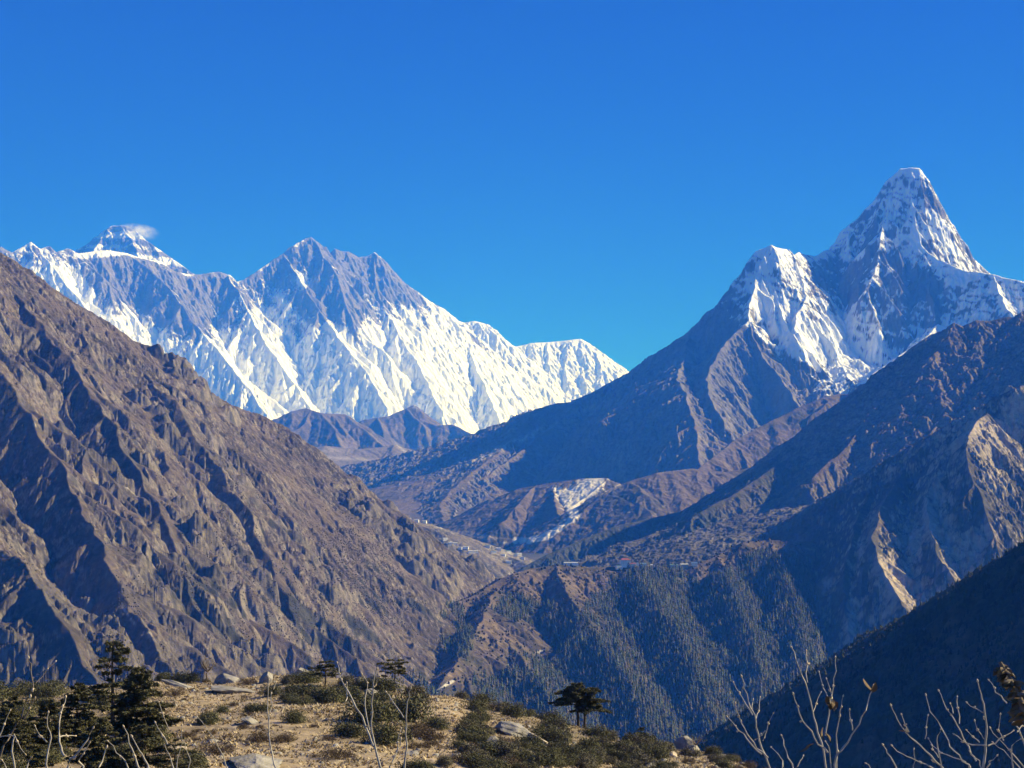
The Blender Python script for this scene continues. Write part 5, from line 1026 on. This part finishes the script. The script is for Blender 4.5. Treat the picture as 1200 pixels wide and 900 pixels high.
# dried leaves that cling to the twigs
M_DRY = flat_mat('dried_leaf', (.13, .085, .05), .8, .35, 40.0); M_PALEL = flat_mat('pale_dried_leaf', (.62, .52, .36), .7, .3, 40.0, .4); M_RHOD = flat_mat('brown_leaf_back', (.15, .11, .065), .6, .4, 30.0, .4)
def leaf_bm(g, c, ax, L, W, cup, rng):
    ax = ax / np.linalg.norm(ax); s = np.cross(ax, rng.normal(size=3)); s /= np.linalg.norm(s); n = np.cross(ax, s); V = []; m = 5
    for i in range(m + 1):
        t = i / m; w = W * math.sin(math.pi * min(t * .92 + .06, 1)) ** .7; c0 = c + ax * L * t + n * cup * L * math.sin(t * 3)
        V += [c0 - s * w + n * w * .5, c0 - n * w * .1, c0 + s * w + n * w * .5]
    Fc = []
    for i in range(m):
        a = i * 3; Fc += [(a, a + 1, a + 4, a + 3), (a + 1, a + 2, a + 5, a + 4)]
    g.add(np.array(V), np.array(Fc))
def leaf_tuft(kind, label, u, v, D, n, L, W, mats, seed, axis=(0, 0, 1), spr=.7, part='leaf'):
    rng = np.random.default_rng(seed); o = at(u, v, D); r = empty(kind, o); tag(r, label, 'leaves')
    for i in range(n):
        g = Geo(); leaf_bm(g, rng.normal(0, L * .15, 3), np.array(axis) + rng.normal(0, spr, 3), L * rng.uniform(.7, 1.2), W * rng.uniform(.7, 1.2), rng.uniform(-.2, .2), rng); g.obj(part, mats[i % len(mats)], r, True)
leaf_tuft('dried_leaf', 'single brown dried leaf at the tip of the far right twig of the tall fan', 1022, 810, 3.2, 2, .024, .008, [M_DRY], 1)
leaf_tuft('dried_leaf_cluster', 'curled pale and brown dried leaves in the middle of the tall fan of twigs', 979, 830, 3.2, 9, .022, .007, [M_PALEL, M_DRY, M_DRY], 2)
leaf_tuft('dried_leaf', 'small dark dried leaf hanging on the left side of the tall fan', 949, 872, 3.25, 2, .02, .005, [M_DRY], 3, (-1, 0, -.6), .2)
leaf_tuft('dried_leaf', 'dark dried leaf hanging halfway up the tall fan of twigs', 966, 856, 3.15, 2, .022, .005, [M_DRY], 4, (0, 0, -1), .2)
leaf_tuft('dried_leaf', 'tiny pale dried leaf on the leftmost crossing twig of the middle bush', 1062, 858, 3.3, 3, .012, .004, [M_PALEL, M_DRY], 5)
# brown leafy shoot at the right edge
def leafy_shoot():
    D = 2.9; rng = np.random.default_rng(8); b = at(1205, 900, D); gz = float(knoll_z(b[0], D)); r = empty('leafy_shoot', (b[0], D, gz)); tag(r, 'dark shoot of layered drooping brown leaves at the right edge', 'shrub')
    org = np.array([b[0], D, gz]); pl = [(1172, 776), (1180, 790), (1188, 805), (1196, 822), (1205, 845), (1212, 880), (1214, 910)]
    P = [at(u, v, D) - org for u, v in pl] + [np.array([0, 0, -.05])]; g = Geo(); g.add(*tube(P, [.003, .004, .005, .006, .007, .008, .009, .012], 7)); g.obj('stem', M_TWIGD, r, True)
    for k in range(80):
        t = rng.uniform(0, 4.2); i = int(t); f = t - i; c = P[i] * (1 - f) + P[i + 1] * f; sd = rng.choice([-1, 1]); g = Geo()
        leaf_bm(g, c, np.array([sd * rng.uniform(.5, 1), rng.normal(0, .6), rng.uniform(-.7, .15)]), rng.uniform(.016, .028) * (.7 + .12 * t), rng.uniform(.004, .0065), rng.uniform(-.05, .3), rng); g.obj('leaf', [M_RHOD, M_DRY, M_TWIGD, M_RHOD][k % 4], r, True)
leafy_shoot()

# ------------------------------------------------------------------ snow blown off the highest summit
def plume():
    c = at(160, 272, 27300.0); me_v = []; bm = bmesh.new(); bmesh.ops.create_icosphere(bm, subdivisions=4, radius=1.0)
    for v in bm.verts:
        t = (v.co.x + 1) / 2; v.co = Vector((v.co.x * 420, v.co.y * 220, v.co.z * (120 + 90 * t) - 130 * t + 40))
    m = bpy.data.materials.new('blown_snow'); m.use_nodes = True; t = m.node_tree; n = t.nodes; n.clear(); out = n.new('ShaderNodeOutputMaterial'); pv = n.new('ShaderNodeVolumePrincipled'); pv.inputs['Color'].default_value = (1, 1, 1, 1)
    tc = n.new('ShaderNodeTexCoord'); no = n.new('ShaderNodeTexNoise'); no.inputs['Scale'].default_value = .012; no.inputs['Detail'].default_value = 5
    mp = n.new('ShaderNodeMapping'); mp.inputs['Scale'].default_value = (1 / 420, 1 / 220, 1 / 190); gr = n.new('ShaderNodeTexGradient'); gr.gradient_type = 'SPHERICAL'
    mr = n.new('ShaderNodeMapRange'); mr.inputs[1].default_value = .38; mr.inputs[2].default_value = .66; mul = n.new('ShaderNodeMath'); mul.operation = 'MULTIPLY'; mu2 = n.new('ShaderNodeMath'); mu2.operation = 'MULTIPLY'; mu2.inputs[1].default_value = .016
    t.links.new(tc.outputs['Object'], no.inputs['Vector']); t.links.new(tc.outputs['Object'], mp.inputs['Vector']); t.links.new(mp.outputs[0], gr.inputs[0]); t.links.new(no.outputs['Fac'], mr.inputs[0])
    gr2 = n.new('ShaderNodeMath'); gr2.operation = 'POWER'; gr2.inputs[1].default_value = 1.8; t.links.new(gr.outputs['Fac'], gr2.inputs[0])
    t.links.new(mr.outputs[0], mul.inputs[0]); t.links.new(gr2.outputs[0], mul.inputs[1]); t.links.new(mul.outputs[0], mu2.inputs[0]); t.links.new(mu2.outputs[0], pv.inputs['Density']); t.links.new(pv.outputs[0], out.inputs['Volume'])
    o = bm_obj('blown_snow', bm, m); o.location = tuple(c); tag(o, kind='stuff')
plume()
# ------------------------------------------------------------------ air
def make_haze():
    x0, x1, y0, y1, z0, z1 = -50500, 50500, -30500, 62500, -1300, 6200
    v = [(x, y, z) for x in (x0, x1) for y in (y0, y1) for z in (z0, z1)]
    f = [(0, 1, 3, 2), (4, 6, 7, 5), (0, 4, 5, 1), (2, 3, 7, 6), (0, 2, 6, 4), (1, 5, 7, 3)]
    m = bpy.data.materials.new('air'); m.use_nodes = True; n = m.node_tree.nodes; n.clear()
    out = n.new('ShaderNodeOutputMaterial'); pv = n.new('ShaderNodeVolumePrincipled')
    pv.inputs['Color'].default_value = HAZE_COL; pv.inputs['Absorption Color'].default_value = (1, 1, 1, 1)
    pv.inputs['Density'].default_value = HAZE_DENS; pv.inputs['Anisotropy'].default_value = 0.0
    m.node_tree.links.new(pv.outputs[0], out.inputs['Volume'])
    o = link_mesh('haze', np.array(v, float), f, m); tag(o, kind='stuff')
HAZE_DENS = 5.0e-5; HAZE_COL = (0.028, 0.20, 1.0, 1)
make_haze()
